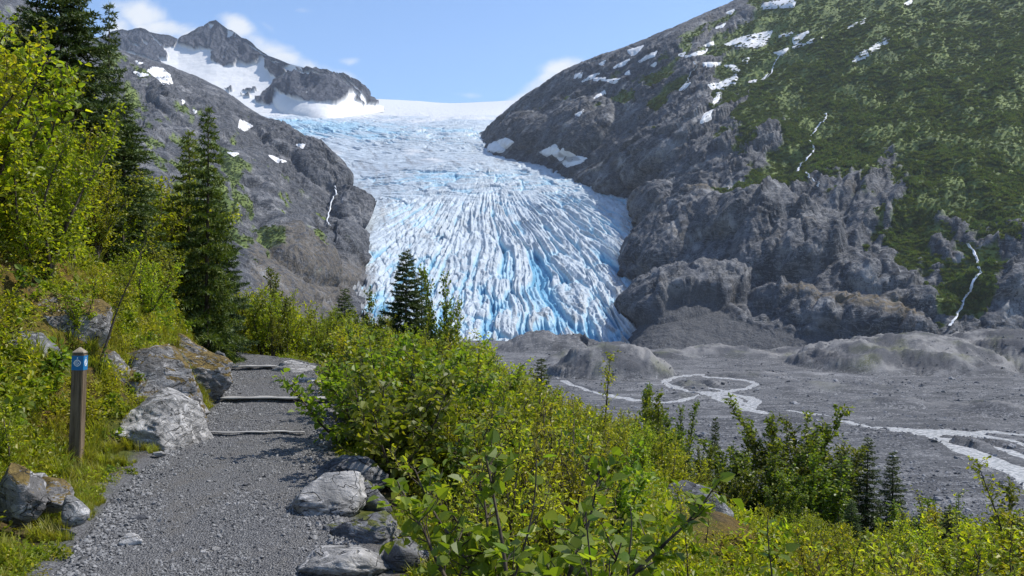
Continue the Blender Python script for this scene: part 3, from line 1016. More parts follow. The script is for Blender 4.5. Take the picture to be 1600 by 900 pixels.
def build_snow_and_falls():
    R = [
        [(620, 28), (630, 12), (735, -2), (730, 22)],
        [(500, 150), (560, 125), (657, 106), (635, 147), (608, 160), (560, 155)],
        [(928, 208), (950, 180), (1052, 123), (1040, 148), (970, 192)],
        [(440, 284), (480, 280), (520, 262), (538, 250), (540, 265), (530, 280), (490, 302), (455, 298)],
        [(425, 213), (487, 212), (482, 222), (430, 223)],
        [(498, 220), (525, 220), (550, 237), (540, 246), (522, 232)],
        [(418, 412), (430, 385), (458, 370), (450, 397)],
        [(458, 348), (472, 312), (488, 308), (478, 335)],
        [(665, 178), (708, 163), (690, 184)],
        [(368, 190), (440, 166), (430, 178), (400, 187)],
        [(213, 207), (235, 190), (270, 172), (262, 188)],
        [(128, 228), (150, 212), (178, 201), (165, 216)],
        [(175, 170), (225, 155), (205, 178), (185, 187)],
        [(22, 274), (50, 255), (77, 246), (50, 264)],
        [(722, 125), (778, 108), (755, 130), (732, 148)],
        [(728, 160), (780, 138), (822, 127), (790, 142)],
        [(908, 96), (970, 66), (965, 79)],
        [(348, 302), (365, 285), (382, 279), (365, 298)],
        [(60, 264), (98, 262), (95, 270), (62, 270)], [(98, 270), (148, 265), (130, 279)], [(680, 122), (735, 107), (720, 118)],
        [(165, 250), (178, 238), (180, 248)], [(578, 275), (605, 271), (600, 279)], [(430, 155), (458, 142), (460, 150)], [(470, 95), (500, 80), (490, 92)],
        [(505, 45), (530, 33), (520, 45)], [(60, 330), (95, 305), (98, 313)], [(78, 215), (98, 205), (90, 218)], [(0, 250), (20, 245), (15, 260), (-5, 262)],
        [(625, 268), (645, 250), (640, 264)], [(560, 205), (578, 196), (572, 210)], [(250, 220), (268, 212), (262, 222)], [(1100, 15), (1125, 0), (1120, 10)], [(0, 385), (25, 370), (10, 388)],
        [(345, 185), (365, 178), (358, 188)], [(-60, 500), (-30, 520), (35, 530), (15, 545), (-30, 560), (-60, 530)],
    ]
    for p in R:
        snow_patch(RIGHT, c5(p))
    glac = [[(845, 238), (868, 226), (872, 232), (855, 244)], [(862, 240), (880, 233), (905, 246), (912, 252), (890, 256)], [(765, 226), (790, 216), (802, 222), (785, 238), (760, 236)]]
    for p in glac:
        snow_patch(RIGHT, p)
    L4 = [[(355, 345), (400, 350), (440, 385), (455, 425), (410, 430), (385, 405), (330, 362)], [(262, 370), (330, 383), (292, 390)], [(268, 315), (302, 322), (280, 326)],
          [(800, 613), (862, 645), (822, 667), (793, 650)], [(948, 795), (1032, 825), (992, 830)], [(740, 780), (790, 786), (770, 797)], [(1090, 742), (1130, 738), (1120, 755)],
          [(505, 515), (515, 520), (508, 530)], [(565, 565), (578, 570), (570, 577)]]
    for p in L4:
        snow_patch(LEFT, crop4(p))
    ribbon("waterfall", RIGHT, c5([(840, 378), (838, 400), (815, 415), (800, 440), (780, 462), (795, 485), (800, 503), (775, 530), (750, 555), (745, 572)]), 4.2,
           "white stream tumbling down the middle of the green right mountainside", M_foam)
    ribbon("waterfall", RIGHT, c5([(772, 575), (785, 595), (812, 610), (812, 625)]), 3.2, "short white cascade below the bend of the hillside stream", M_foam)
    ribbon("waterfall", RIGHT, c5([(705, 168), (680, 190), (665, 215), (655, 245), (630, 265)]), 3.2, "thin white waterfall below a high snow patch on the right mountain", M_foam)
    ribbon("waterfall", RIGHT, c5([(395, 205), (405, 225), (385, 240), (375, 265), (368, 280)]), 1.6, "faint narrow waterfall high up on the grey right ridge", M_foam)
    ribbon("waterfall", RIGHT, c6([(1268, 180), (1292, 212), (1303, 240), (1312, 280), (1285, 315), (1282, 345), (1255, 372), (1245, 410), (1222, 445), (1205, 470)]), 4.4,
           "long white cascade falling over the lower right rocks to the valley floor", M_foam)
    ribbon("waterfall", LEFT, [(523, 290), (525, 300), (518, 312), (514, 330), (510, 345), (516, 352)], 3.6, "white trickle running down the left rock wall beside the glacier", M_foam)


# ================================================================== VALLEY FLOOR
PLAIN_Z = -58.0
MOUNDS = []


def plain_point(px, py, z=PLAIN_Z):
    D = (CAM_H - z) * FPX / (py - 450)
    return (px - 800) / FPX * D, D


def plain_h(x, y):
    P = np.stack([x.ravel() / 70, y.ravel() / 45, 0 * x.ravel()], -1)
    h = fbm(P, 4).reshape(x.shape) * 2.0
    P = np.stack([x.ravel() / 9, y.ravel() / 9, 0 * x.ravel() + 4], -1)
    h = h + fbm(P, 4).reshape(x.shape) * 0.9
    m = np.zeros(x.shape)
    for (cx, cy, rx, ry, rot, hh, kind) in MOUNDS:
        c, s = math.cos(rot), math.sin(rot)
        a = ((x - cx) * c + (y - cy) * s) / rx
        b = (-(x - cx) * s + (y - cy) * c) / ry
        q = np.clip(1 - a * a - b * b, 0, 1)
        m = np.maximum(m, hh * q ** (0.75 if kind else 1.0))
    return h, m


def build_plain():
    def mound(px, pbase, w_px, h_px, depth, kind, rot=0.0):
        x, D = plain_point(px, pbase)
        rx = w_px / FPX * D
        MOUNDS.append((x, D + depth * 0.6, rx, depth, rot, h_px / FPX * D * 1.12, kind))
    mound(865, 549, 95, 25, 40, 0)
    mound(960, 590, 105, 42, 38, 1)
    mound(905, 568, 60, 16, 20, 0)
    mound(1370, 580, 100, 34, 70, 1)
    mound(1480, 580, 140, 44, 90, 1)
    mound(1640, 578, 120, 50, 90, 1)
    mound(1250, 562, 120, 10, 40, 0)
    mound(1130, 558, 90, 12, 30, 0)
    mound(1040, 560, 70, 9, 26, 0)
    mound(1200, 590, 120, 6, 22, 0)
    mound(1320, 610, 140, 6, 24, 0)
    mound(1100, 605, 70, 8, 16, 0)
    mound(1090, 622, 40, 5, 10, 0)
    mound(1580, 650, 60, 14, 25, 0)
    mound(1500, 700, 120, 9, 12, 0)
    mound(1420, 636, 90, 8, 14, 0)
    mound(1240, 660, 90, 7, 12, 0)
    NR, NC = 440, 540
    pxs = np.linspace(-500, 2300, NC)
    # denser toward the middle right which is visible
    pxs = np.interp(np.linspace(0, 1, NC), [0, 0.12, 0.9, 1], [-500, 700, 1650, 2500])
    Ds = np.exp(np.linspace(math.log(110), math.log(1500), NR))
    D = np.repeat(Ds[:, None], NC, 1)
    x = (pxs[None] - 800) / FPX * D
    h, m = plain_h(x, D)
    P = np.stack([(x.ravel() + D.ravel() * 0.4) / 34, D.ravel() / 60, m.ravel() / 9], -1)
    rid = fbm(P, 5, ridged=True).reshape(x.shape)
    mk = np.clip(m / 6, 0, 1)
    z = PLAIN_Z + h * (1 - 0.4 * mk) + m + mk * rid * 6.5 - mk * 2.0
    # river bed is level
    lev, bank = bed_mask(x, D, True)
    z = z * (1 - bank) + np.maximum(z, PLAIN_Z + 0.15) * bank
    z = z * (1 - lev) + (PLAIN_Z - 0.7) * lev
    X = np.stack([x, D, z], -1)
    rocky = np.clip(m / 5, 0, 1) * (0.9)
    # moraine (first mound) stays gravel
    first = np.hypot((x - MOUNDS[0][0]) / 110, (D - MOUNDS[0][1]) / 90) < 1
    rocky = np.where(first, rocky * 0.2, rocky)
    vg = np.clip(m / 6, 0, 1) * sstep(0.0, 0.5, fbm(np.stack([x.ravel() / 25, D.ravel() / 25, 0 * x.ravel() + 9], -1), 4).reshape(x.shape))
    vg = np.where(first, 0, vg)
    me = mesh_np("valley_floor", X, grid_faces(NR, NC), M_plain, True, {'rock': rocky, 'veg': vg})
    o = link("valley_floor", me)
    tag(o, "grey gravel outwash plain on the valley floor", kind='structure')


def c8(pts):
    return [(950 + x / 2.4615, 550 + y / 2.4615) for x, y in pts]


STREAMS = [
    # (points in photo pixels, widths in photo pixels measured vertically-ish, metres)
    (c8([(440, 78), (380, 86), (300, 90), (245, 100), (222, 116), (255, 135), (310, 150), (380, 155), (420, 178), (470, 195), (500, 205), (540, 220), (600, 232)]), 5.0),
    (c8([(340, 90), (420, 97), (490, 103), (565, 116), (545, 135), (480, 150), (410, 158), (380, 168)]), 3.6),
    (c8([(410, 160), (470, 162), (530, 170), (565, 185), (550, 205), (520, 218)]), 5.0),
    (c8([(380, 160), (325, 175), (290, 185), (240, 190), (170, 190), (80, 180), (0, 165), (-100, 140), (-170, 110)]), 3.6),
    (c8([(1105, 298), (1150, 303), (1200, 312), (1260, 340), (1330, 362), (1400, 385), (1470, 408), (1540, 440), (1620, 480), (1750, 560)]), 12.0),
    (c8([(1180, 305), (1260, 308), (1330, 315), (1420, 320), (1500, 335), (1600, 352), (1760, 372)]), 7.0),
    (c8([(1300, 300), (1400, 308), (1470, 306), (1560, 315), (1680, 318)]), 1.5),
    (c8([(700, 225), (800, 240), (900, 262), (990, 285), (1060, 292), (1110, 300)]), 2.0),
    (c8([(250, 128), (300, 132), (350, 125), (400, 138), (440, 146)]), 1.6),
    (c8([(430, 170), (470, 172), (520, 195), (560, 200)]), 2.2),
    (c8([(1240, 330), (1330, 335), (1400, 350), (1480, 362), (1600, 400), (1700, 430)]), 2.0),
    ([(905, 546), (935, 549), (975, 552), (1000, 556), (1020, 560)], 6.0),
]


def _stream_world():
    out = []
    for pts, w in STREAMS:
        p = np.array(pts, float)
        t = np.linspace(0, len(p) - 1, (len(p) - 1) * 14 + 1)
        Q = catmull(p, len(t), t)
        k_ = len(out)
        jt = np.arange(len(Q)) / 14.0
        env = np.minimum(1, np.minimum(np.arange(len(Q)), len(Q) - 1 - np.arange(len(Q))) / 8.0)
        Q[:, 0] += 8 * env * fbm(np.stack([jt * 2.2, jt * 0 + k_ * 7.7, jt * 0], -1), 4)
        Q[:, 1] += 3.0 * env * fbm(np.stack([jt * 2.2, jt * 0 + k_ * 7.7 + 50, jt * 0], -1), 4)
        xy = np.array([plain_point(a, b) for a, b in Q])
        out.append((xy, w))
    return out


SW = _stream_world()


def bed_dist(x, y, k):
    """distance to the middle line of stream k, in units of its width (big when far)"""
    xy, w = SW[k]
    out = np.full(x.shape, 99.0)
    sel = (y > xy[:, 1].min() - 60) & (y < xy[:, 1].max() + 60) & (x > xy[:, 0].min() - 40) & (x < xy[:, 0].max() + 40)
    if sel.any():
        xs, ys = x[sel], y[sel]
        d = np.full(xs.shape, 1e9)
        p = xy[::2]
        for (a, b), (a2, b2) in zip(p[:-1], p[1:]):
            ex, ey = a2 - a, (b2 - b) * 0.62
            t = np.clip(((xs - a) * ex + (ys - b) * 0.62 * ey) / (ex * ex + ey * ey + 1e-9), 0, 1)
            d = np.minimum(d, np.hypot(xs - a - t * ex, (ys - b) * 0.62 - t * ey))
        wob = fbm(np.stack([xs / 14, ys / 26, 0 * xs + k * 5], -1), 3)
        out[sel] = d - w * 0.29 * (1 + 2.0 * wob)
    return out


def bed_mask(x, y, banks=False):
    d = np.full(x.shape, 99.0)
    for k in range(len(SW)):
        d = np.minimum(d, bed_dist(x, y, k))
    m = 1 - sstep(0.0, 3.0, d)
    if banks:
        return m, 1 - sstep(8.0, 30.0, d)
    return m


def build_streams():
    labels = ["braided pale stream winding round a gravel bar in mid valley", None, None, "thin pale stream running left across the gravel",
              "wide pale river channel leaving the valley at the right", "second channel of the pale river at the right", None, None, None, None, None, "pale meltwater pool at the foot of the glacier"]
    for k, (xy, w) in enumerate(SW):
        D0, D1 = xy[:, 1].min() - 20, xy[:, 1].max() + 20
        x0, x1 = xy[:, 0].min() - 14, xy[:, 0].max() + 14
        nx = int(min(360, max(20, (x1 - x0) / 1.3)))
        ny = int(min(200, max(16, (D1 - D0) / 2.2)))
        x, y = np.meshgrid(np.linspace(x0, x1, nx), np.linspace(D0, D1, ny))
        d = bed_dist(x, y, k)
        F = grid_faces(ny, nx)
        F = F[(d.ravel()[F] < 3.5).all(1)]
        if not len(F):
            continue
        used, inv = np.unique(F.ravel(), return_inverse=True)
        V = np.stack([x.ravel(), y.ravel(), np.full(x.size, PLAIN_Z - 0.25 + 0.004 * k)], -1)[used]
        o = link("stream", mesh_np("stream", V, inv.reshape(-1, 4), M_water, True))
        tag(o, labels[k], kind='structure')


def build_haze():
    m = bpy.data.materials.new("air")
    m.use_nodes = True
    nt = m.node_tree
    nt.nodes.clear()
    v = nt.nodes.new("ShaderNodeVolumePrincipled")
    v.inputs['Color'].default_value = (0.80, 0.88, 1.0, 1)
    v.inputs['Density'].default_value = HAZE
    v.inputs['Anisotropy'].default_value = 0.2
    o = nt.nodes.new("ShaderNodeOutputMaterial")
    nt.links.new(v.outputs[0], o.inputs['Volume'])
    x0, x1, y0, y1, z0, z1 = -3200, 4200, -300, 5300, -140, 1560
    V = [(x, y, z) for x in (x0, x1) for y in (y0, y1) for z in (z0, z1)]
    F = np.array([(0, 1, 3, 2), (4, 6, 7, 5), (0, 4, 5, 1), (2, 3, 7, 6), (0, 2, 6, 4), (1, 5, 7, 3)])
    o = link("haze", mesh_np("haze", V, F, m, False))
    tag(o, "thin blue haze in the valley air", kind='stuff')


HAZE = 3.8e-5
build_haze()
build_peak()
build_glacier()
build_right()
build_left()
build_snow_and_falls()
build_plain()
build_streams()
print("background", time.time() - T0)


# ================================================================== NEAR GROUND
PY = [-6, 0, 2, 4.5, 7, 8.5, 10.2, 11.7, 14.2, 16.4, 18, 20, 24]
PX = [-0.2, -0.6, -1.0, -1.68, -2.50, -2.8, -3.1, -3.45, -4.2, -5.1, -6.4, -8.6, -14]
GY = [-20, -6, 0, 2, 4.5, 7, 8.5, 10.2, 11.7, 14.2, 16.4, 24, 60, 160]
GX = [0.4, -0.2, -0.6, -1.0, -1.68, -2.50, -2.8, -3.1, -3.45, -4.2, -5.1, -6.9, -16.6, -44]
PWY = [0, 4.5, 7, 10.2, 16, 24]
PWW = [1.0, 0.97, 0.88, 0.79, 0.78, 0.8]


def path_z(y):
    return 0.04 * sstep(9.2, 9.4, y) + 0.07 * sstep(11.65, 11.8, y) + 0.07 * sstep(15.6, 15.9, y)


def path_dist(x, y):
    """signed offset from the trail centre in metres (horizontal, along x) and distance after the bend"""
    xc = np.interp(y, PY, PX)
    d = x - xc
    slope = np.interp(y, [0, 14, 17, 20, 24], [1, 0.93, 0.75, 0.62, 0.6])
    return d * slope


def ground_z(x, y, detail=True):
    x, y = np.asarray(x, float), np.asarray(y, float)
    sh = x.shape
    x, y = x.ravel(), y.ravel()
    s = x - np.interp(y, GY, GX)
    w = np.interp(y, PWY, PWW)
    tl = np.maximum(-s - w, 0)
    tr = np.maximum(s - w, 0)
    t0 = np.interp(y, [4, 6, 7.6, 8.6, 9.5, 30], [0.7, 0.65, 0.75, 0.35, 0.1, 0.1])
    tb = np.maximum(tl - t0, 0)
    bank = 1.05 * np.minimum(tb, 2.0) + 0.62 * np.maximum(tb - 2.0, 0) + 0.04 * np.minimum(tl, t0)
    fall = -0.16 * np.minimum(tr, 1.2) - 0.37 * np.clip(tr - 1.2, 0, 13) - 0.6 * np.maximum(tr - 14.2, 0)
    z = bank + fall - 0.30 * np.maximum(y - 19, 0) - 0.25 * np.maximum(y - 40, 0)
    nz = fbm(np.stack([x / 1.6, y / 1.6, 0 * x], -1), 3) * 0.22 + fbm(np.stack([x / 9, y / 9, 0 * x + 5], -1), 2) * 0.7
    off = sstep(0.0, 1.0, np.maximum(tl - t0 * 0.5, tr - 0.1))
    z = z + nz * off
    # broken rock and hummocks on the left bank
    rug = fbm(np.stack([x / 0.7, y / 0.9, z / 0.7], -1), 4, ridged=True) * 0.20
    z = z + rug * sstep(0.1, 0.8, tb) * (y < 30)
    pd = np.abs(path_dist(x, y)) - w
    near = 1 - sstep(0.05, 1.0, pd)
    near = near * (1 - sstep(17, 23, y))
    late = sstep(13, 15.5, y)
    zp = path_z(y) - 0.035
    z = z * (1 - near * late) + zp * near * late
    core = (1 - sstep(-0.1, 0.12, pd)) * (1 - sstep(17.5, 22, y))
    z = z * (1 - core) + zp * core
    if detail:
        z = z + fbm(np.stack([x / 0.22, y / 0.22, 0 * x], -1), 3) * 0.035 * (1 - core)
    # mossy knoll on the right
    z = z + 0.45 * np.exp(-(((x - 2.9) / 1.5) ** 2 + ((y - 9.0) / 1.6) ** 2))
    return np.maximum(z, -61).reshape(sh)


def mat_ground():
    m, nt = new_mat("hillside_soil_and_moss")
    b = NB(nt)
    p = b.pos()
    n1 = b.noise(1.3, 6, 0.6, p)
    n2 = b.noise(14, 6, 0.7, p)
    n3 = b.noise(60, 4, 0.7, p)
    col = b.mix(b.ramp(n2, 0.35, 0.65), (0.035, 0.028, 0.016), (0.12, 0.085, 0.04))
    col = b.mix(b.ramp(n1, 0.42, 0.56), col, b.mix(b.ramp(n2, 0.35, 0.7), (0.045, 0.06, 0.012), (0.11, 0.12, 0.025)))
    col = b.mix(b.math('MULTIPLY', b.attr('moss'), b.ramp(n2, 0.3, 0.55)), col, b.mix(b.ramp(n3, 0.35, 0.65), (0.07, 0.045, 0.012), (0.20, 0.135, 0.035)))
    gv = b.mix(b.ramp(n3, 0.35, 0.65), (0.06, 0.06, 0.065), (0.2, 0.2, 0.205))
    col = b.mix(b.attr('gravel'), col, gv)
    h = b.math('ADD', b.math('MULTIPLY', n2, 1.0), b.math('MULTIPLY', n3, 0.5))
    b.out(b.bsdf(col, 0.95, b.bump(h, 0.05, 0.9), 0.15))
    return m


def mat_path():
    m, nt = new_mat("crushed_slate_path")
    b = NB(nt)
    p = b.pos()
    ps = b.pos(scale=(1, 0.8, 1))
    v = b.voro(75, ps, out='Color')
    vd = b.voro(75, ps, out='Distance')
    v2 = b.voro(160, p, out='Color')
    sp = nt.nodes.new("ShaderNodeSeparateColor")
    nt.links.new(v, sp.inputs[0])
    sp2 = nt.nodes.new("ShaderNodeSeparateColor")
    nt.links.new(v2, sp2.inputs[0])
    n1 = b.noise(0.9, 5, 0.6, p)
    n2 = b.noise(35, 5, 0.7, p)
    c = b.mix(sp.outputs[0], (0.10, 0.10, 0.102), (0.22, 0.219, 0.217))
    c = b.mix(b.ramp(sp2.outputs[0], 0.6, 1.0), c, (0.30, 0.298, 0.295))
    c = b.mix(b.ramp(vd, 0.35, 0.62), c, (0.075, 0.075, 0.08))
    c = b.mix(b.ramp(n1, 0.35, 0.7, 0.0, 0.4), c, (0.16, 0.155, 0.15))
    wr = b.noise(2.2, 5, 0.6, b.pos(scale=(1, 0.45, 1)))
    c = b.mix(b.ramp(wr, 0.48, 0.68, 0.0, 0.65), c, (0.135, 0.125, 0.112))
    h = b.math('ADD', b.math('MULTIPLY', sp.outputs[1], 0.7), b.math('ADD', b.math('MULTIPLY', vd, -0.9), b.math('MULTIPLY', n2, 0.8)))
    b.out(b.bsdf(c, 0.8, b.bump(h, 0.02, 1.0), 0.3))
    return m


def mat_boulder(name, dark, light, moss=0.0, mosscol=(0.16, 0.12, 0.03)):
    m, nt = new_mat(name)
    b = NB(nt)
    p = b.pos()
    pg = b.pos(scale=(3, 9, 9), rot=(0.3, 0.5, 0.4))
    n1 = b.noise(3.0, 6, 0.65, p, dist=0.5)
    n2 = b.noise(22, 6, 0.7, p)
    n3 = b.noise(1.0, 6, 0.65, pg, dist=1.2)
    c = b.mix(b.ramp(n1, 0.35, 0.65), dark, light)
    c = b.mix(b.ramp(n3, 0.52, 0.60), c, tuple(min(0.6, x * 1.35) for x in light))
    c = b.mix(b.ramp(n3, 0.42, 0.36), c, tuple(x * 0.6 for x in dark))
    c = b.mix(b.math('MULTIPLY', b.ramp(n2, 0.62, 0.7), 0.5), c, (0.42, 0.42, 0.40))
    c = b.mix(b.math('MULTIPLY', b.ramp(n2, 0.42, 0.32), 0.7), c, tuple(x * 0.5 for x in dark))
    if moss:
        geo = nt.nodes.new("ShaderNodeNewGeometry")
        sx = nt.nodes.new("ShaderNodeSeparateXYZ")
        nt.links.new(geo.outputs['True Normal'], sx.inputs[0])
        up = b.math('ADD', sx.outputs[2], b.math('MULTIPLY', b.math('SUBTRACT', n1, 0.5), 2.6))
        mm = b.ramp(up, 1.0 - moss, 1.15 - moss)
        c = b.mix(mm, c, b.mix(b.ramp(n2, 0.35, 0.65), tuple(x * 0.45 for x in mosscol), mosscol))
    crk = b.noise(1.6, 3, 0.5, b.pos(scale=(1, 1, 2.6), rot=(0.4, 0.5, 0)), dist=2.0)
    ck = b.ramp(b.math('ABSOLUTE', b.math('SUBTRACT', crk, 0.5)), 0.0, 0.012)
    c = b.mix(ck, tuple(x * 0.5 for x in dark), c)
    h = b.math('ADD', b.math('MULTIPLY', n3, 0.8), b.math('ADD', b.math('MULTIPLY', n2, 0.5), b.math('MULTIPLY', ck, 0.4)))
    b.out(b.bsdf(c, 0.8, b.bump(h, 0.045, 1.0), 0.3))
    return m


M_ground, M_path = mat_ground(), mat_path()
M_b_light = mat_boulder("boulder_grey", (0.17, 0.168, 0.165), (0.37, 0.36, 0.35))
M_b_mossy = mat_boulder("boulder_mossy", (0.10, 0.095, 0.09), (0.25, 0.24, 0.235), 0.55, (0.17, 0.12, 0.035))
M_b_dark = mat_boulder("boulder_dark", (0.07, 0.072, 0.08), (0.20, 0.2, 0.205), 0.12, (0.10, 0.11, 0.025))


def build_ground():
    xs = np.concatenate([np.linspace(-75, -14, 40, endpoint=False), np.linspace(-14, -6, 70, endpoint=False), np.linspace(-6, 1.5, 150, endpoint=False),
                         np.linspace(1.5, 14, 110, endpoint=False), np.linspace(14, 130, 60)])
    ys = np.concatenate([np.linspace(-16, 2, 24, endpoint=False), np.linspace(2, 18, 320, endpoint=False), np.linspace(18, 40, 90, endpoint=False), np.linspace(40, 150, 50)])
    x, y = np.meshgrid(xs, ys)
    z = ground_z(x, y)
    w = np.interp(y, PWY, PWW)
    pd = np.abs(path_dist(x, y)) - w
    nz = fbm(np.stack([x.ravel() / 0.5, y.ravel() / 0.5, 0 * x.ravel()], -1), 3).reshape(x.shape)
    gravel = 1 - sstep(0.02, 0.28, pd + nz * 0.3)
    gravel = gravel * (y < 24)
    moss = sstep(0.2, 0.6, fbm(np.stack([x.ravel() / 1.1, y.ravel() / 1.1, 0 * x.ravel() + 3], -1), 3).reshape(x.shape) + 0.55)
    moss = moss * np.maximum(sstep(0.5, 1.0, -(x - np.interp(y, GY, GX)) - w), np.exp(-(((x - 2.9) / 2.0) ** 2 + ((y - 9.8) / 2.3) ** 2)))
    me = mesh_np("hillside_ground", np.stack([x, y, z], -1), grid_faces(*x.shape), M_ground, True, {'gravel': gravel, 'moss': moss})
    tag(link("hillside_ground", me), "mossy brown soil of the hillside on both sides of the path", kind='structure')
    # the path itself
    yy = np.concatenate([np.linspace(-4, 3, 30, endpoint=False), np.linspace(3, 13, 420, endpoint=False), np.linspace(13, 20, 120)])
    tt = np.linspace(-1, 1, 90)
    Y = np.repeat(yy[:, None], 90, 1)
    w = np.interp(yy, PWY, PWW)[:, None] + 0.10
    Xp = np.interp(yy, PY, PX)[:, None] + tt[None] * w / np.interp(yy, [0, 14, 17, 20, 24], [1, 0.93, 0.75, 0.62, 0.6])[:, None]
    n = fbm(np.stack([Xp.ravel() / 0.8, Y.ravel() / 0.8, 0 * Y.ravel()], -1), 4).reshape(Y.shape) * 0.035
    n += fbm(np.stack([Xp.ravel() / 0.07, Y.ravel() / 0.07, 0 * Y.ravel() + 3], -1), 3).reshape(Y.shape) * 0.010
    edge = sstep(0.86, 1.0, np.abs(tt))[None] * 0.05
    Z = path_z(Y) + n - edge - 0.01
    me = mesh_np("path", np.stack([Xp, Y, Z], -1), grid_faces(*Y.shape), M_path, True)
    tag(link("path", me), "crushed grey slate hiking path leading away between the shrubs", kind='structure')


build_ground()


# ------------------------------------------------------------------ rocks
import bmesh
_ico = {}


def ico(sub):
    if sub not in _ico:
        bm = bmesh.new()
        bmesh.ops.create_icosphere(bm, subdivisions=sub, radius=1.0)
        v = np.array([p.co[:] for p in bm.verts])
        f = np.array([[q.index for q in t.verts] for t in bm.faces])
        bm.free()
        _ico[sub] = (v, f)
    return _ico[sub]


def rock_shape(seed, sub=4, rough=0.10, cuts=9):
    r = np.random.default_rng(seed)
    v, f = ico(sub)
    v = v.copy()
    for k in range(cuts):
        n = r.normal(size=3)
        n[2] = abs(n[2]) * 0.8 if k % 3 else n[2]
        n /= np.linalg.norm(n)
        c = r.uniform(0.45, 0.82)
        d = v @ n - c
        v -= np.maximum(d, 0)[:, None] * n[None] * 0.92
    v += v * (fbm(v * 1.6 + seed, 4) * rough * 2.0)[:, None]
    st = fbm(np.stack([v[:, 0] * 1.5 + v[:, 2], v[:, 1] * 1.5, v[:, 2] * 6 + v[:, 0] * 2], -1) + seed, 4, ridged=True)
    v += v * (st * rough * 0.55)[:, None]
    return v, f


def rock(px, py, D, wpx, hpx, label, seed, mat=None, depth=1.0, name="boulder", rot=0.0, sub=4, rough=0.10, sink=0.25, group=None, tilt=0.0, z=None):
    """px, py: foot of the rock in the photograph; sizes in photo pixels at distance D"""
    v, f = rock_shape(seed, sub, rough)
    wm, hm = wpx / FPX * D, hpx / FPX * D
    v = v * np.array([wm / 2 / 0.82, wm / 2 * depth, hm / (1.0 - sink + 0.65) / 1.0])
    c, s = math.cos(rot), math.sin(rot)
    ct, st = math.cos(tilt), math.sin(tilt)
    v = v @ np.array([[ct, 0, st], [0, 1, 0], [-st, 0, ct]])
    v = v @ np.array([[c, s, 0], [-s, c, 0], [0, 0, 1]])
    base = W(px, py, D)
    zz = base[2] if z is None else z
    me = mesh_np(name, v, f, mat or M_b_light, True)
    o = link(name, me)
    o.location = (base[0], base[1] + wm * depth * 0.4, zz + hm * 0.42 - 0.02)
    tag(o, label, name if name in ("boulder", "rock") else "rock", group)
    return o


def dist(py):
    return CAM_H * FPX / (py - 450)


rock(505, 806, 6.0, 132, 62, "large light grey boulder with a flat top at the right edge of the path", 11, M_b_light, 0.9, sub=5, rot=0.3)
rock(546, 768, 6.9, 92, 50, "dark rounded boulder behind the large flat topped boulder beside the path", 22, M_b_dark, 0.8, sub=5)
rock(572, 805, 6.3, 62, 50, "small wedge shaped rock tucked against the right side of the large boulder", 31, M_b_dark, 0.9, name="rock")
rock(570, 858, 5.4, 130, 48, "low rough grey rock between the large boulder and the bottom boulder", 44, M_b_dark, 0.9, sub=5, rot=-0.3)
rock(530, 902, 4.75, 120, 44, "pale angular boulder at the bottom edge of the photo beside the path", 57, M_b_light, 0.8, sub=5, rot=0.1)
rock(622, 888, 4.9, 70, 50, "dark low rock half under the shrub at the bottom of the path edge", 58, M_b_dark, 0.8, name="rock")
rock(536, 838, 5.6, 60, 22, "small flat stone in front of the large path boulder", 59, M_b_dark, 0.9, name="rock")
rock(452, 592, 15.3, 60, 17, "flat grey slab at the far right end of the path", 61, M_b_light, 0.8, name="rock", z=0.08)
rock(478, 609, 13.6, 50, 17, "flat topped stone on the right of the path just past the step", 62, M_b_light, 0.7, name="rock", z=0.02)
rock(462, 604, 14.3, 28, 12, "dark small stone next to the flat topped stone by the step", 63, M_b_dark, 0.7, name="rock", z=0.02)
rock(510, 624, 12.3, 38, 14, "pale stone at the right end of the timber step", 64, M_b_light, 0.8, name="rock")
rock(528, 640, 11.6, 44, 26, "grey stone half hidden by leaves right of the timber step", 65, M_b_light, 0.8, name="rock")
rock(495, 668, 10.2, 26, 10, "small stone on the right edge of the path below the step", 66, M_b_dark, 0.8, name="rock")
rock(524, 690, 9.1, 30, 14, "small stone under the leaves at the right edge of the path", 67, M_b_dark, 0.8, name="rock")
# left bank
rock(232, 714, 8.5, 150, 98, "tall grey and white streaked outcrop on the left bank behind the post", 71, M_b_light, 1.0, name="rock_outcrop", sub=6, rough=0.09, tilt=-0.12, rot=0.4)
rock(285, 664, 9.6, 60, 58, "rounded end of the outcrop right beside the path", 72, M_b_light, 0.8, name="rock_outcrop", sub=5, tilt=-0.2)
rock(190, 690, 9.0, 230, 165, "brown mossy ledge above the streaked outcrop on the left", 73, M_b_mossy, 0.9, name="rock_outcrop", sub=5, rough=0.14)
rock(290, 622, 11.6, 120, 92, "brown fractured rock face where the path bends on the left", 74, M_b_mossy, 1.0, name="rock_outcrop", sub=6, rough=0.11, tilt=-0.1)
rock(336, 606, 12.8, 34, 56, "dark upright rock at the left edge of the far path", 75, M_b_dark, 0.9, name="rock_outcrop", sub=5)
rock(62, 545, 8.6, 130, 100, "lichen covered rock on the bank above the post", 76, M_b_mossy, 1.0, name="rock_outcrop", sub=5, rough=0.14, tilt=-0.3)
rock(20, 600, 8.0, 100, 95, "dark shaded rock at the left edge of the photo", 77, M_b_dark, 1.0, name="rock_outcrop", sub=5)
rock(150, 640, 8.9, 90, 90, "brown mossy rock directly behind the trail post", 78, M_b_mossy, 1.0, name="rock_outcrop", sub=5)
rock(14, 800, 5.4, 72, 82, "mossy grey rock in the bottom left corner", 81, M_b_mossy, 1.0, sub=5)
rock(70, 790, 5.7, 66, 44, "pale rock with orange moss beside the bottom left grass", 82, M_b_mossy, 0.9, sub=5)
rock(106, 812, 5.5, 42, 40, "whitish stone at the left edge of the path in front of the post", 83, M_b_light, 0.9, name="rock")
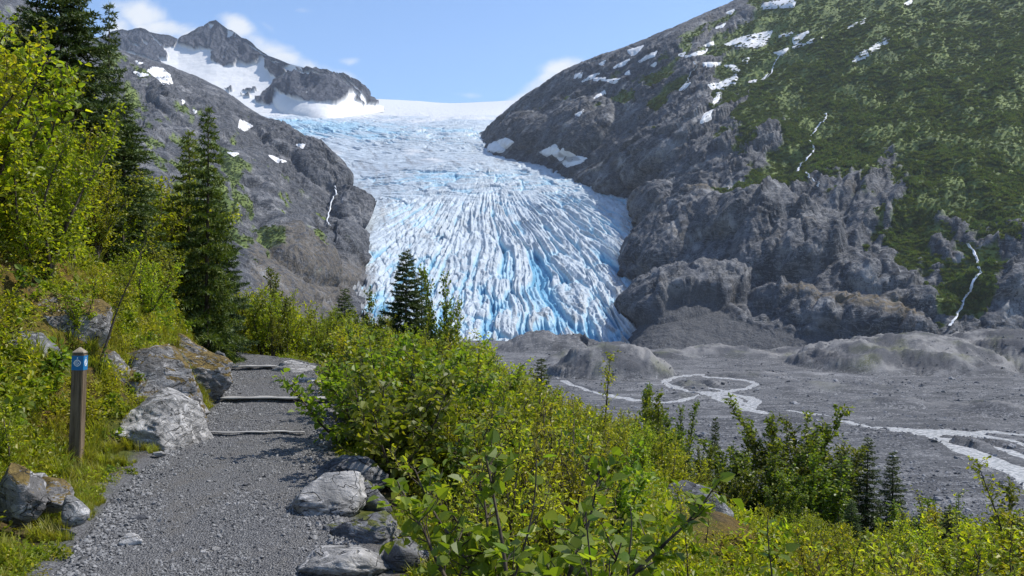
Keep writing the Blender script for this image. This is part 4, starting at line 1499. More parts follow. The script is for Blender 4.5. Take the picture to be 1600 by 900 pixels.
rock(40, 775, 6.0, 44, 36, "small grey rock behind the bottom left rocks", 84, M_b_light, 0.9, name="rock")
rock(212, 822, 5.9, 26, 9, "dark flat pebble lying on the left side of the path", 85, M_b_dark, 0.7, name="rock", z=0.0)
rock(198, 852, 5.35, 36, 15, "light pebble lying on the left part of the path", 86, M_b_light, 0.8, name="rock", z=0.0)
rock(326, 864, 5.2, 26, 7, "small pale stone set in the middle of the path", 87, M_b_light, 0.8, name="rock", z=0.0)
rock(246, 714, 8.1, 18, 8, "small whitish stone at the foot of the outcrop", 88, M_b_light, 0.8, name="rock", z=0.02)
# knoll on the right
rock(1096, 822, 10.9, 100, 60, "square cut boulder with a dark front on the mossy knoll", 91, M_b_dark, 0.8, sub=5, rough=0.06)
rock(995, 800, 12.0, 90, 34, "low pinkish slab left of the dark fronted boulder", 92, M_b_light, 0.8, name="rock", sub=4)


# ------------------------------------------------------------------ steps and post
def mat_wood(name, c1, c2, sc=(30, 30, 2.2)):
    m, nt = new_mat(name)
    b = NB(nt)
    p = b.pos(scale=sc, obj=True)
    n1 = b.noise(1.0, 7, 0.65, p, dist=0.4)
    n2 = b.noise(3.0, 4, 0.6, b.pos(obj=True))
    c = b.mix(b.ramp(n1, 0.35, 0.65), c1, c2)
    c = b.mix(b.ramp(n2, 0.5, 0.75, 0, 0.5), c, tuple(x * 0.5 for x in c1))
    b.out(b.bsdf(c, 0.85, b.bump(n1, 0.006, 0.9), 0.2))
    return m


M_post = mat_wood("weathered_post_wood", (0.088, 0.062, 0.038), (0.19, 0.142, 0.092))
M_cap = mat_wood("weathered_post_top", (0.17, 0.145, 0.11), (0.30, 0.26, 0.20))
M_log = mat_wood("weathered_step_timber", (0.22, 0.212, 0.198), (0.42, 0.41, 0.39), (2.2, 30, 30))


def plain_mat(name, col, rough=0.5, spec=0.4):
    m, nt = new_mat(name)
    b = NB(nt)
    n = b.noise(25, 4, 0.6, b.pos(obj=True))
    b.out(b.bsdf(b.mix(b.ramp(n, 0.35, 0.75, 0, 0.35), col, tuple(x * 0.6 + 0.03 for x in col)), rough, None, spec))
    return m


M_blue = plain_mat("blue_sign_enamel", (0.015, 0.16, 0.36), 0.4)
M_white = plain_mat("white_sign_print", (0.75, 0.78, 0.78), 0.45)


def box_mesh(name, sx, sy, sz, mat, bev=0.004, z0=0.0, taper=0.0):
    bm = bmesh.new()
    bmesh.ops.create_cube(bm, size=1.0)
    for v in bm.verts:
        t = 1 - taper * (v.co.z + 0.5)
        v.co = Vector((v.co.x * sx * t, v.co.y * sy * t, (v.co.z + 0.5) * sz + z0))
    if bev:
        bmesh.ops.bevel(bm, geom=list(bm.edges), offset=bev, segments=2, affect='EDGES')
    me = bpy.data.meshes.new(name)
    bm.to_mesh(me)
    bm.free()
    me.materials.append(mat)
    return me


def flat_shape(name, pts_list, mat, th=0.0015):
    """flat print: polygons in the x-z plane with a little thickness towards -y"""
    bm = bmesh.new()
    for pts in pts_list:
        vs = [bm.verts.new((x, 0, z)) for x, z in pts]
        f = bm.faces.new(vs)
        r = bmesh.ops.extrude_face_region(bm, geom=[f])
        for g in r['geom']:
            if isinstance(g, bmesh.types.BMVert):
                g.co.y -= th
    bmesh.ops.recalc_face_normals(bm, faces=bm.faces)
    me = bpy.data.meshes.new(name)
    bm.to_mesh(me)
    bm.free()
    me.materials.append(mat)
    return me


def arc(r0, r1, a0, a1, n=14, cx=0, cz=0):
    A = np.radians(np.linspace(a0, a1, n))
    quads = []
    for i in range(n - 1):
        quads.append([(cx + r0 * math.cos(A[i]), cz + r0 * math.sin(A[i])), (cx + r1 * math.cos(A[i]), cz + r1 * math.sin(A[i])),
                      (cx + r1 * math.cos(A[i + 1]), cz + r1 * math.sin(A[i + 1])), (cx + r0 * math.cos(A[i + 1]), cz + r0 * math.sin(A[i + 1]))])
    return quads


def build_post():
    b = W(118, 733, 7.55)
    root = link("trail_post", None)
    root.location = (b[0], b[1], -0.05)
    root.rotation_euler = (math.radians(-1.0), math.radians(1.6), math.radians(7.5))
    tag(root, "square wooden trail post with a blue marker, standing left of the path", "trail post")
    Wd, Hh = 0.106, 1.19
    link("post_shaft", box_mesh("post_shaft", Wd, Wd, Hh - 0.055, M_post, 0.006, taper=0.03), root)
    bm = bmesh.new()
    w = Wd * 0.97 / 2
    base = [bm.verts.new((sx * w, sy * w, 0)) for sx, sy in ((-1, -1), (1, -1), (1, 1), (-1, 1))]
    mid = [bm.verts.new((sx * w, sy * w, 0.012)) for sx, sy in ((-1, -1), (1, -1), (1, 1), (-1, 1))]
    top = bm.verts.new((0, 0, 0.062))
    bm.faces.new(base[::-1])
    for i in range(4):
        j = (i + 1) % 4
        bm.faces.new((base[i], base[j], mid[j], mid[i]))
        bm.faces.new((mid[i], mid[j], top))
    bmesh.ops.bevel(bm, geom=list(bm.edges), offset=0.003, segments=1, affect='EDGES')
    me = bpy.data.meshes.new("post_cap")
    bm.to_mesh(me)
    bm.free()
    me.materials.append(M_cap)
    o = link("post_cap", me, root)
    o.location = (0, 0, Hh - 0.0535)
    for side in (0, 1):
        pl = link("sign_plate", box_mesh("sign_plate", Wd * 0.95, 0.003, 0.135, M_blue, 0.0), root)
        z = Hh - 0.075 - 0.135
        if side == 0:
            pl.location = (0, -Wd * 0.97 / 2 - 0.0012, z)
        else:
            pl.location = (Wd * 0.97 / 2 + 0.0012, 0, z)
            pl.rotation_euler = (0, 0, math.radians(90))
        # emblem: rounded diamond outline with a curl inside and a small tip above
        R = 0.033
        shp = []
        for k in range(4):
            a = 90 * k
            p0 = (R * math.cos(math.radians(a)), R * math.sin(math.radians(a)))
            p1 = (R * math.cos(math.radians(a + 90)), R * math.sin(math.radians(a + 90)))
            n = 6
            for i in range(n):
                def pt(t, s):
                    x = p0[0] * (1 - t) + p1[0] * t
                    z_ = p0[1] * (1 - t) + p1[1] * t
                    bul = 1 + 0.30 * math.sin(math.pi * t)
                    return (x * bul * s, z_ * bul * s)
                shp.append([pt(i / n, 0.74), pt(i / n, 1), pt((i + 1) / n, 1), pt((i + 1) / n, 0.74)])
        shp += arc(0.010, 0.016, 60, 360, 12)
        shp.append([(0.001, -0.003), (0.016, -0.003), (0.016, 0.003), (0.001, 0.003)])
        shp.append([(-0.004, 0.038), (0.004, 0.038), (0.0015, 0.055), (-0.0035, 0.052)])
        em = link("emblem", flat_shape("emblem", shp, M_white), pl)
        em.location = (0, -0.0018, 0.0675)


build_post()


def step(y, half0, half1, label, h=0.09, r=0.024):
    xc = np.interp(y, PY, PX)
    x0, x1 = xc + half0, xc + half1
    n, m = 40, 10
    V, F = [], []
    for i in range(n):
        t = i / (n - 1)
        x = x0 + (x1 - x0) * t
        wob = 0.03 * math.sin(t * 7 + y) + 0.015 * math.sin(t * 19)
        rr = r * (1 + 0.18 * math.sin(t * 23 + y)) * (0.5 if i in (0, n - 1) else 1)
        for k in range(m):
            a = 2 * math.pi * k / m
            V.append((x - xc, wob + rr * 2.4 * math.cos(a), rr * 0.8 * math.sin(a)))
    for i in range(n - 1):
        for k in range(m):
            a = i * m + k
            b = i * m + (k + 1) % m
            F.append((a, b, b + m, a + m))
    me = mesh_np("trail_step", V, np.array(F), M_log, True)
    o = link("trail_step", me)
    o.location = (xc, y, float(path_z(np.array(y + 0.3))) - r * 0.35)
    tag(o, label, "step")


step(11.7, -0.78, 0.80, "pale weathered timber step running straight across the path in mid distance")
step(9.3, -0.62, 0.55, "low worn timber step almost buried in gravel, nearest one on the path", r=0.011)
step(15.7, -0.9, 0.35, "farthest timber step where the path reaches its crest", r=0.026)


# ================================================================== PLANTS
def mat_leaf(name, c_dark, c_light, c_yellow, trans=0.45, gloss=0.45):
    m, nt = new_mat(name)
    b = NB(nt)
    rnd = b.attr('rnd')
    oi = nt.nodes.new("ShaderNodeObjectInfo")
    r2 = b.math('FRACT', b.math('ADD', rnd, oi.outputs['Random']))
    c = b.mix(r2, c_dark, c_light)
    c = b.mix(b.ramp(rnd, 0.82, 0.98), c, c_yellow)
    c = b.mix(b.math('MULTIPLY', oi.outputs['Random'], 0.35), c, tuple(x * 0.62 for x in c_dark))
    hs = nt.nodes.new("ShaderNodeHueSaturation")
    nt.links.new(c, hs.inputs['Color'])
    o2 = b.math('FRACT', b.math('MULTIPLY', oi.outputs['Random'], 7.31))
    nt.links.new(b.ramp(o2, 0, 1, 0.475, 0.52, False), hs.inputs['Hue'])
    nt.links.new(b.ramp(b.math('FRACT', b.math('MULTIPLY', oi.outputs['Random'], 3.7)), 0, 1, 0.8, 1.2, False), hs.inputs['Value'])
    c = hs.outputs[0]
    pr = nt.nodes.new("ShaderNodeBsdfPrincipled")
    nt.links.new(c, pr.inputs['Base Color'])
    pr.inputs['Roughness'].default_value = gloss
    pr.inputs['Specular IOR Level'].default_value = 0.45
    tr = nt.nodes.new("ShaderNodeBsdfTranslucent")
    tc = b.mix(1.0, c, (1.9, 2.0, 0.75), 'MULTIPLY')
    nt.links.new(tc, tr.inputs['Color'])
    mx = nt.nodes.new("ShaderNodeMixShader")
    mx.inputs[0].default_value = trans
    nt.links.new(pr.outputs[0], mx.inputs[1])
    nt.links.new(tr.outputs[0], mx.inputs[2])
    b.out(mx.outputs[0])
    return m


M_alder = mat_leaf("alder_leaf", (0.15, 0.18, 0.014), (0.30, 0.33, 0.022), (0.48, 0.43, 0.028), 0.5)
M_broad = mat_leaf("broad_leaf", (0.10, 0.145, 0.014), (0.20, 0.25, 0.022), (0.34, 0.35, 0.03), 0.45, 0.5)
M_willow = mat_leaf("willow_leaf", (0.19, 0.19, 0.018), (0.34, 0.33, 0.03), (0.42, 0.38, 0.03), 0.5)
M_cotton = mat_leaf("cottonwood_leaf", (0.07, 0.10, 0.014), (0.16, 0.20, 0.02), (0.30, 0.29, 0.02))
M_needle = mat_leaf("spruce_needle", (0.03, 0.055, 0.014), (0.075, 0.11, 0.02), (0.15, 0.18, 0.02), 0.12, 0.6)
M_needle2 = mat_leaf("young_needle", (0.07, 0.10, 0.014), (0.15, 0.18, 0.02), (0.24, 0.24, 0.02), 0.25, 0.6)
M_grass = mat_leaf("grass_blade", (0.17, 0.18, 0.02), (0.30, 0.30, 0.04), (0.45, 0.36, 0.10), 0.45, 0.55)
M_bush = mat_leaf("mountain_brush_leaf", (0.045, 0.075, 0.016), (0.125, 0.165, 0.032), (0.17, 0.20, 0.04), 0.28, 0.7)


M_bush2 = mat_leaf("mountain_thicket_leaf", (0.045, 0.075, 0.017), (0.115, 0.155, 0.033), (0.16, 0.20, 0.04), 0.28, 0.7)


def mat_bark():
    m, nt = new_mat("dark_bark")
    b = NB(nt)
    n = b.noise(18, 6, 0.7, b.pos(scale=(1, 1, 0.4), obj=True))
    b.out(b.bsdf(b.mix(b.ramp(n, 0.35, 0.65), (0.035, 0.027, 0.02), (0.13, 0.105, 0.08)), 0.9, b.bump(n, 0.01, 0.8), 0.2))
    return m


M_bark = mat_bark()


class Geo:
    def __init__(s):
        s.V, s.Q, s.T, s.R, s.n = [], [], [], [], 0

    def add(s, V, Q=None, T=None, R=None):
        V = np.asarray(V, float).reshape(-1, 3)
        s.V.append(V)
        if Q is not None and len(Q):
            s.Q.append(np.asarray(Q) + s.n)
        if T is not None and len(T):
            s.T.append(np.asarray(T) + s.n)
        s.R.append(np.zeros(len(V)) if R is None else R)
        s.n += len(V)

    def tube(s, pts, rad, sides=5):
        pts = np.asarray(pts, float)
        n = len(pts)
        d = np.gradient(pts, axis=0)
        d /= np.linalg.norm(d, axis=1)[:, None] + 1e-9
        ref = np.array([0.9, 0.1, 0.1]) if abs(d[0, 2]) > 0.7 else np.array([0, 0, 1.0])
        a = np.cross(d, ref)
        a /= np.linalg.norm(a, axis=1)[:, None] + 1e-9
        b = np.cross(d, a)
        t = np.arange(sides) * 2 * math.pi / sides
        V = pts[:, None] + np.asarray(rad)[:, None, None] * (a[:, None] * np.cos(t)[None, :, None] + b[:, None] * np.sin(t)[None, :, None])
        i, k = np.meshgrid(np.arange(n - 1), np.arange(sides), indexing='ij')
        k2 = (k + 1) % sides
        Q = np.stack([i * sides + k, i * sides + k2, (i + 1) * sides + k2, (i + 1) * sides + k], -1).reshape(-1, 4)
        s.add(V, Q)

    def leaves(s, P, D, U, L, Wd, r, six=True, fold=0.25):
        """P base, D direction, U approximate normal (n,3); L, Wd lengths"""
        D = D / (np.linalg.norm(D, axis=1)[:, None] + 1e-9)
        S = np.cross(D, U)
        S /= np.linalg.norm(S, axis=1)[:, None] + 1e-9
        N = np.cross(S, D)
        L, Wd = L[:, None], Wd[:, None]
        n = len(P)
        rr = r.random(n)
        if six:
            V = np.stack([P, P + D * L * 0.30 + S * Wd * 0.5 + N * Wd * fold, P + D * L * 0.72 + S * Wd * 0.36 + N * Wd * fold * 0.5,
                          P + D * L - N * L * 0.10, P + D * L * 0.72 - S * Wd * 0.36 + N * Wd * fold * 0.5, P + D * L * 0.30 - S * Wd * 0.5 + N * Wd * fold], 1)
            Q = np.array([[0, 1, 2, 3], [0, 3, 4, 5]])[None] + 6 * np.arange(n)[:, None, None]
            s.add(V, Q=Q.reshape(-1, 4), R=np.repeat(rr, 6))
        else:
            V = np.stack([P, P + D * L * 0.45 + S * Wd * 0.5 + N * Wd * fold, P + D * L, P + D * L * 0.45 - S * Wd * 0.5 + N * Wd * fold], 1)
            T = np.array([[0, 1, 2], [0, 2, 3]])[None] + 4 * np.arange(n)[:, None, None]
            s.add(V, T=T.reshape(-1, 3), R=np.repeat(rr, 4))

    def blades(s, P, D, S, L, Wd, r):
        """single triangles"""
        n = len(P)
        V = np.stack([P - S * Wd[:, None] / 2, P + S * Wd[:, None] / 2, P + D * L[:, None]], 1)
        s.add(V, T=np.arange(3 * n).reshape(-1, 3), R=np.repeat(r.random(n), 3))

    def mesh(s, name, mat, smooth=False):
        F = []
        if s.Q:
            F.append(np.concatenate(s.Q))
        if s.T:
            F.append(np.concatenate(s.T))
        return mesh_np(name, np.concatenate(s.V), F, mat, smooth, {'rnd': np.concatenate(s.R)})


def walk(r, p, d, L, n, wander=0.15, up=0.0):
    pts = [np.array(p, float)]
    d = np.array(d, float)
    for i in range(n):
        d = d + r.normal(size=3) * wander + np.array([0, 0, up])
        d /= np.linalg.norm(d)
        pts.append(pts[-1] + d * L / n)
    return np.array(pts)


def interp_pts(pts, t):
    k = t * (len(pts) - 1)
    i = np.minimum(k.astype(int), len(pts) - 2)
    f = (k - i)[:, None]
    d = pts[i + 1] - pts[i]
    return pts[i] * (1 - f) + pts[i + 1] * f, d / (np.linalg.norm(d, axis=1)[:, None] + 1e-9)


def shrub(seed, H, spread, stems, twigs, per_twig, leaf, wratio, twig_len, upright=0.0, lean=(0, 0), six=True, low=0.15, droop=0.2, sparse_top=False):
    r = np.random.default_rng(seed)
    wood, fol = Geo(), Geo()
    for k in range(stems):
        a = 2 * math.pi * k / stems + r.uniform(-0.5, 0.5)
        out = spread * r.uniform(0.25, 1.0)
        if stems == 1:
            out = 0.05
        d0 = np.array([math.cos(a) * out + lean[0], math.sin(a) * out + lean[1], 1.0])
        h = H * r.uniform(0.7, 1.0) if stems > 1 else H
        st = walk(r, (r.uniform(-.08, .08), r.uniform(-.08, .08), -0.15), d0 / np.linalg.norm(d0), h * 1.05, 9, 0.09, 0.03)
        rad = np.linspace(0.012 * H ** 0.8 + 0.003, 0.003, len(st))
        wood.tube(st, rad, 5)
        T = r.uniform(low, 1.0, twigs) ** 0.85
        P, D = interp_pts(st, T)
        for i in range(twigs):
            az = r.uniform(0, 2 * math.pi)
            side = np.array([math.cos(az), math.sin(az), r.uniform(-0.1, 0.6) + upright])
            dd = side + D[i] * 0.5
            L = twig_len * r.uniform(0.5, 1.15) * (1.15 - 0.75 * T[i])
            tw = walk(r, P[i], dd / np.linalg.norm(dd), L, 4, 0.2, 0.05 + upright * 0.1)
            wood.tube(tw, np.linspace(0.0045, 0.0015, len(tw)), 3)
            n = max(3, int(per_twig * r.uniform(0.7, 1.2) * L / twig_len / 0.8))
            t = np.linspace(0.12, 1.0, n)
            q, qd = interp_pts(tw, t)
            rn = r.normal(size=(n, 3))
            dirv = qd * 0.5 + rn * 0.75 + np.array([0, 0, 0.05 - droop])
            dirv /= np.linalg.norm(dirv, axis=1)[:, None]
            nv = np.array([0, 0, 1.0]) + r.normal(size=(n, 3)) * 0.55
            Ls = leaf * r.uniform(0.6, 1.2, n)
            fol.leaves(q + dirv * 0.012, dirv, nv, Ls, Ls * wratio, r, six)
    return wood, fol


def spruce(seed, H, R, nb, droop=0.25, low=0.04, dens=1.0, leader=0.5, shape=0.85, needle=0.032):
    r = np.random.default_rng(seed)
    wood, fol = Geo(), Geo()
    st = walk(r, (0, 0, -0.2), (0, 0, 1), H + 0.2, 10, 0.012, 0.05)
    wood.tube(st, np.linspace(0.018 * H, 0.004, len(st)), 7)
    for k in range(nb):
        t = low + (1 - low) * (k + r.random()) / nb
        p, _ = interp_pts(st, np.array([min(t, 0.995)]))
        p = p[0]
        az = k * 2.399 + r.uniform(-0.3, 0.3)
        L = R * ((1 - t) ** shape) * r.uniform(0.65, 1.15) + 0.07
        rise = 0.55 * t - 0.05 + r.uniform(-0.1, 0.1)
        d = np.array([math.cos(az), math.sin(az), rise])
        n = 7
        tt = np.linspace(0, 1, n)
        br = p + np.outer(tt * L, d / np.linalg.norm(d))
        br[:, 2] += -droop * L * tt ** 1.5 + 0.5 * droop * L * np.clip(tt - 0.6, 0, 1) ** 1.2 * 2
        wood.tube(br, np.linspace(0.006 + 0.006 * L, 0.002, n), 4)
        nt_ = max(3, int(L / 0.048 * dens))
        T = np.linspace(0.12, 0.97, nt_)
        q, qd = interp_pts(br, T)
        side = np.cross(qd, [0, 0, 1.0])
        side /= np.linalg.norm(side, axis=1)[:, None] + 1e-9
        for i in range(nt_):
            for s_ in (-1, 1):
                tl = min(0.34, 0.50 * L * (1.05 - T[i])) * r.uniform(0.6, 1.15) + 0.04
                dv = side[i] * s_ * 0.85 + qd[i] * 0.65 + np.array([0, 0, -0.18 + r.normal() * 0.12])
                dv /= np.linalg.norm(dv)
                m = max(4, int(tl / needle * 2.8))
                tk = np.linspace(0.03, 1, m)
                pp = q[i] + np.outer(tk * tl, dv) + np.outer(tk ** 2 * tl, [0, 0, -0.12])
                # needles bristle round the twig
                rn = r.normal(size=(m, 3)) * 0.55 + dv * 0.75 + np.array([0, 0, 0.12])
                rn /= np.linalg.norm(rn, axis=1)[:, None]
                sv = np.cross(rn, r.normal(size=(m, 3)))
                sv /= np.linalg.norm(sv, axis=1)[:, None] + 1e-9
                fol.blades(pp, rn, sv, needle * 2.6 * r.uniform(0.7, 1.2, m), np.full(m, needle * 0.9), r)
    # leader shoot
    top = st[-1]
    m = 40
    tk = np.linspace(-leader, 0.02, m)
    pp = top + np.outer(tk, [0, 0, 1.0])
    rn = r.normal(size=(m, 3)) * np.array([1, 1, 0.2]) + np.array([0, 0, 0.8])
    rn /= np.linalg.norm(rn, axis=1)[:, None]
    sv = np.cross(rn, r.normal(size=(m, 3)))
    sv /= np.linalg.norm(sv, axis=1)[:, None]
    fol.blades(pp, rn, sv, np.full(m, needle * 1.8), np.full(m, needle * 0.4), r)
    return wood, fol


class Kind:
    """one species: a few prototypes, each a wood mesh and a foliage mesh, used by many individuals"""

    def __init__(s, name, cat, protos, mat, wood_name, fol_name, H):
        s.name, s.cat, s.H, s.wn, s.fn = name, cat, H, wood_name, fol_name
        s.p = [(w.mesh(wood_name, M_bark, True), f.mesh(fol_name, mat, False)) for w, f in protos]
        s.first = [None] * len(s.p)
        s.count = 0

    def place(s, x, y, z, h, label, group=None, rot=None, which=None, squash=1.0, tilt=None, r=RNG):
        k = int(r.integers(len(s.p))) if which is None else which
        rot = r.uniform(0, 6.28) if rot is None else rot
        if s.first[k] is None:
            root = link(s.name, None)
            wo = link(s.wn, s.p[k][0], root)
            fo = link(s.fn, s.p[k][1], root)
            s.first[k] = (root, wo, fo)
        else:
            root0, w0, f0 = s.first[k]
            root = root0.copy()
            COL.objects.link(root)
            for c0 in (w0, f0):
                c = c0.copy()
                COL.objects.link(c)
                c.parent = root
        sc = h / s.H
        root.location = (x, y, z)
        root.scale = (sc * squash, sc * squash, sc)
        tx, ty = tilt or (r.uniform(-.07, .07), r.uniform(-.07, .07))
        root.rotation_euler = (tx, ty, rot)
        root['label'] = label
        root['category'] = s.cat
        if group:
            root['group'] = group
        elif 'group' in root:
            del root['group']
        s.count += 1
        return root


t1 = time.time()
ALDER = Kind("alder_shrub", "shrub", [shrub(101 + i, 3.4, 0.42, 8, 58, 16, 0.076, 0.68, 0.62, low=0.10) for i in range(3)], M_alder, "stem", "foliage", 3.4)
BROAD = Kind("broadleaf_shrub", "shrub", [shrub(201 + i, 1.3, 0.75, 10, 30, 10, 0.068, 0.78, 0.34, low=0.1, droop=0.1) for i in range(3)], M_broad, "stem", "foliage", 1.3)
WILLOW = Kind("willow_shrub", "shrub", [shrub(301 + i, 1.9, 0.5, 9, 40, 13, 0.055, 0.5, 0.40, upright=0.35, low=0.10) for i in range(3)], M_willow, "stem", "foliage", 1.9)
YOUNG = Kind("young_alder", "shrub", [shrub(351 + i, 1.9, 0.45, 7, 40, 13, 0.060, 0.68, 0.42, upright=0.15, low=0.08) for i in range(3)], M_alder, "stem", "foliage", 1.9)
COTTON = Kind("young_cottonwood", "tree", [shrub(401 + i, 3.4, 0.22, 5 - i, 70, 16, 0.085, 0.68, 0.62, upright=0.7, low=0.10, droop=0.15) for i in range(3)], M_cotton, "trunk", "crown", 3.4)
SAP = Kind("thin_sapling", "tree", [shrub(451 + i, 2.6, 0.05, 1, 46, 9, 0.062, 0.62, 0.42, upright=0.35, low=0.3) for i in range(3)], M_alder, "trunk", "crown", 2.6)
SPRUCE = Kind("spruce_tree", "tree", [spruce(501, 4.6, 1.35, 120, shape=0.75), spruce(502, 4.6, 1.15, 105, droop=0.3, dens=0.9, shape=0.75), spruce(503, 4.6, 0.85, 90, droop=0.15, dens=0.85, shape=0.75)], M_needle, "trunk", "crown", 4.6)
HEM = Kind("young_hemlock", "tree", [spruce(511, 4.6, 1.1, 95, droop=0.4, dens=0.8, needle=0.036, shape=0.75)], M_needle2, "trunk", "crown", 4.6)
print("tris", sum(len(m.loops) - 2 * len(m.polygons) for m in bpy.data.meshes)); print("protos", time.time() - t1)

# ---- big conifers, each its own
def gz(x, y):
    return float(ground_z(np.array([x]), np.array([y]), False)[0])


def tree_at(kind, px, ytip, D, label, which, h=None, group=None, squash=1.0, rot=None, tilt=(0, 0)):
    tip = W(px, ytip, D)
    g = gz(tip[0], D)
    hh = tip[2] - g
    if h is not None:
        g = tip[2] - h
        hh = h
    return kind.place(tip[0], D, g, hh, label, group, which=which, squash=squash, rot=rot, tilt=tilt)


tree_at(SPRUCE, 102, -110, 13.0, "big dark spruce rising out of the top left of the photo", 0, squash=1.0)
tree_at(SPRUCE, 30, 10, 16.5, "dark spruce behind the leaves at the far left edge", 1, squash=1.1)
tree_at(SPRUCE, 166, 4, 15.5, "slim spruce with a bare leader standing in front of the peaks", 2, squash=0.72)
tree_at(SPRUCE, 190, 150, 14.0, "dark spruce between the big spruce and the hemlock", 1, squash=1.3)
tree_at(HEM, 322, 168, 15.5, "loose green hemlock rising where the path bends", 0, squash=0.7)
tree_at(HEM, 292, 205, 16.5, "shorter hemlock standing just left of the loose green hemlock", 0, squash=0.9, rot=2.0)
tree_at(SPRUCE, 345, 300, 17.0, "dark young spruce behind the hemlock at the bend", 1, squash=0.9)
tree_at(SPRUCE, 632, 392, 21.0, "dark pointed spruce in front of the lower left of the glacier", 0, squash=1.0)
tree_at(SPRUCE, 658, 425, 21.6, "second smaller spruce touching the pointed spruce", 2, squash=1.0)
tree_at(SPRUCE, 538, 452, 25.0, "small spruce tip rising left of the pointed spruce below the rock wall", 1, squash=1.2)
tree_at(SPRUCE, 848, 560, 22.0, "small dark spruce above the bushes in front of the moraine", 2, squash=1.3)
tree_at(SPRUCE, 812, 575, 23.0, "smallest dark spruce tip beside the one in front of the moraine", 2, squash=1.3)
tree_at(SPRUCE, 1352, 684, 17.0, "dark spruce with a leaning tip, tallest of the group at lower right", 2, squash=1.25, tilt=(0, -0.02))
tree_at(SPRUCE, 1392, 706, 18.0, "narrow dark spruce, rightmost of the group at lower right", 2, squash=1.2)
tree_at(SPRUCE, 1318, 712, 16.5, "thin dark spruce, leftmost of the group at lower right", 2, squash=1.2)
tree_at(SPRUCE, 1116, 652, 23.0, "slim dark young spruce between the willow and the cottonwood", 2, squash=0.7)
tree_at(SPRUCE, 1330, 780, 14.0, "low broad spruce under the group at lower right", 1, squash=1.2)
tree_at(SPRUCE, 880, 740, 8.5, "small dark spruce sunk among the near bushes", 1, squash=1.2)
# ---- young broadleaf trees that stand out
tree_at(COTTON, 1242, 606, 18.0, "tallest young cottonwood standing clear against the gravel plain", 0, squash=1.15)
tree_at(COTTON, 1292, 642, 18.5, "bushy cottonwood just right of the tallest one", 1, squash=1.2)
tree_at(COTTON, 1165, 655, 18.5, "cottonwood with upright shoots left of the tallest one", 1, squash=1.3)
tree_at(COTTON, 1205, 660, 17.2, "leafy cottonwood in front of the tallest one", 0, squash=1.25)
tree_at(COTTON, 1030, 592, 19.5, "upright young cottonwood in front of the braided stream", 0, squash=1.05)
tree_at(COTTON, 1268, 690, 15.5, "low leafy cottonwood between the tallest one and the spruce group", 1, squash=1.3)
tree_at(COTTON, 1140, 715, 16.0, "low leafy cottonwood under the slim dark spruce", 0, squash=1.3)
tree_at(COTTON, 1225, 730, 14.5, "lowest cottonwood in front of the clump", 1, squash=1.4)
tree_at(COTTON, 1065, 625, 19.0, "smaller cottonwood beside the one in front of the stream", 2, squash=0.8)
tree_at(COTTON, 1000, 600, 20.5, "narrow cottonwood left of the one in front of the stream", 2, squash=0.7)
tree_at(COTTON, 690, 415, 20.0, "tall thin leafy cottonwood right of the pointed spruce", 2, squash=0.75)
tree_at(COTTON, 712, 450, 19.5, "leafy shoot in front of the blue ice right of the spruce", 1, squash=0.7)
tree_at(COTTON, 578, 436, 22.5, "yellow green young tree left of the pointed spruce", 1, squash=0.75)
tree_at(COTTON, 440, 418, 20.0, "leafy young tree above the end of the path", 2, squash=0.9)
tree_at(COTTON, 425, 470, 18.8, "small leafy tree with a dark trunk at the end of the path", 1, squash=0.9)
tree_at(SAP, 1572, 706, 12.5, "thin sapling with drooping leaves near the right edge", 0, squash=1.1)
tree_at(COTTON, 1585, 735, 13.5, "leafy cottonwood cut by the right edge behind the thin sapling", 1, squash=1.2)
tree_at(COTTON, 1530, 762, 14.0, "dense low cottonwood left of the drooping edge sapling", 0, squash=1.2)
tree_at(COTTON, 1440, 778, 14.0, "small bushy cottonwood right of the narrow dark spruce", 1, squash=1.3)
tree_at(COTTON, 1100, 690, 17.0, "small cottonwood left of the slim dark spruce", 2, squash=1.2)
tree_at(SPRUCE, 1480, 792, 12.5, "little spruce among the bushes at lower right", 1, squash=1.2)
tree_at(SPRUCE, 1075, 700, 15.0, "little spruce in front of the stream cottonwoods", 2, squash=1.3)
tree_at(COTTON, 955, 640, 17.5, "leafy cottonwood behind the yellowish willows", 1, squash=1.1)
tree_at(COTTON, 1182, 668, 16.8, "cottonwood with a rounded top between the upright shoots and the tallest one", 0, squash=1.5)
tree_at(COTTON, 1272, 655, 17.4, "cottonwood pressed against the right side of the tallest one", 0, squash=1.4)
tree_at(COTTON, 1312, 700, 16.0, "low cottonwood touching the left spruce of the dark group", 1, squash=1.5)
tree_at(COTTON, 1215, 632, 17.9, "slightly shorter twin of the tallest cottonwood", 1, squash=1.2)
tree_at(COTTON, 1048, 636, 18.0, "cottonwood filling the gap beside the stream cottonwoods", 1, squash=1.4)
tree_at(COTTON, 1014, 640, 18.5, "low cottonwood at the left foot of the stream cottonwoods", 0, squash=1.3)
tree_at(COTTON, 1400, 775, 14.5, "low cottonwood under the narrow dark spruce", 1, squash=1.4)
tree_at(SAP, 1500, 775, 12.0, "small sapling left of the thin one at the right edge", 1, squash=1.2)
tree_at(SAP, 1466, 770, 13.5, "leafy sapling right of the dark spruce group", 2, squash=1.2)
tree_at(SAP, 935, 548, 10.5, "wispy sapling whose yellowish top stands in front of the moraine mound", 0, squash=1.15, tilt=(0, 0.12))
tree_at(SAP, 745, 520, 9.0, "tall wiry sapling with a bare lower stem right of the path", 1, squash=1.0, tilt=(0, 0.14))
tree_at(SAP, 655, 480, 12.5, "thin sapling rising out of the bushes right of the path", 2, squash=0.8)
tree_at(SAP, 1072, 745, 5.6, "thin stem with leaves in front of the dark fronted boulder", 0, squash=0.8)
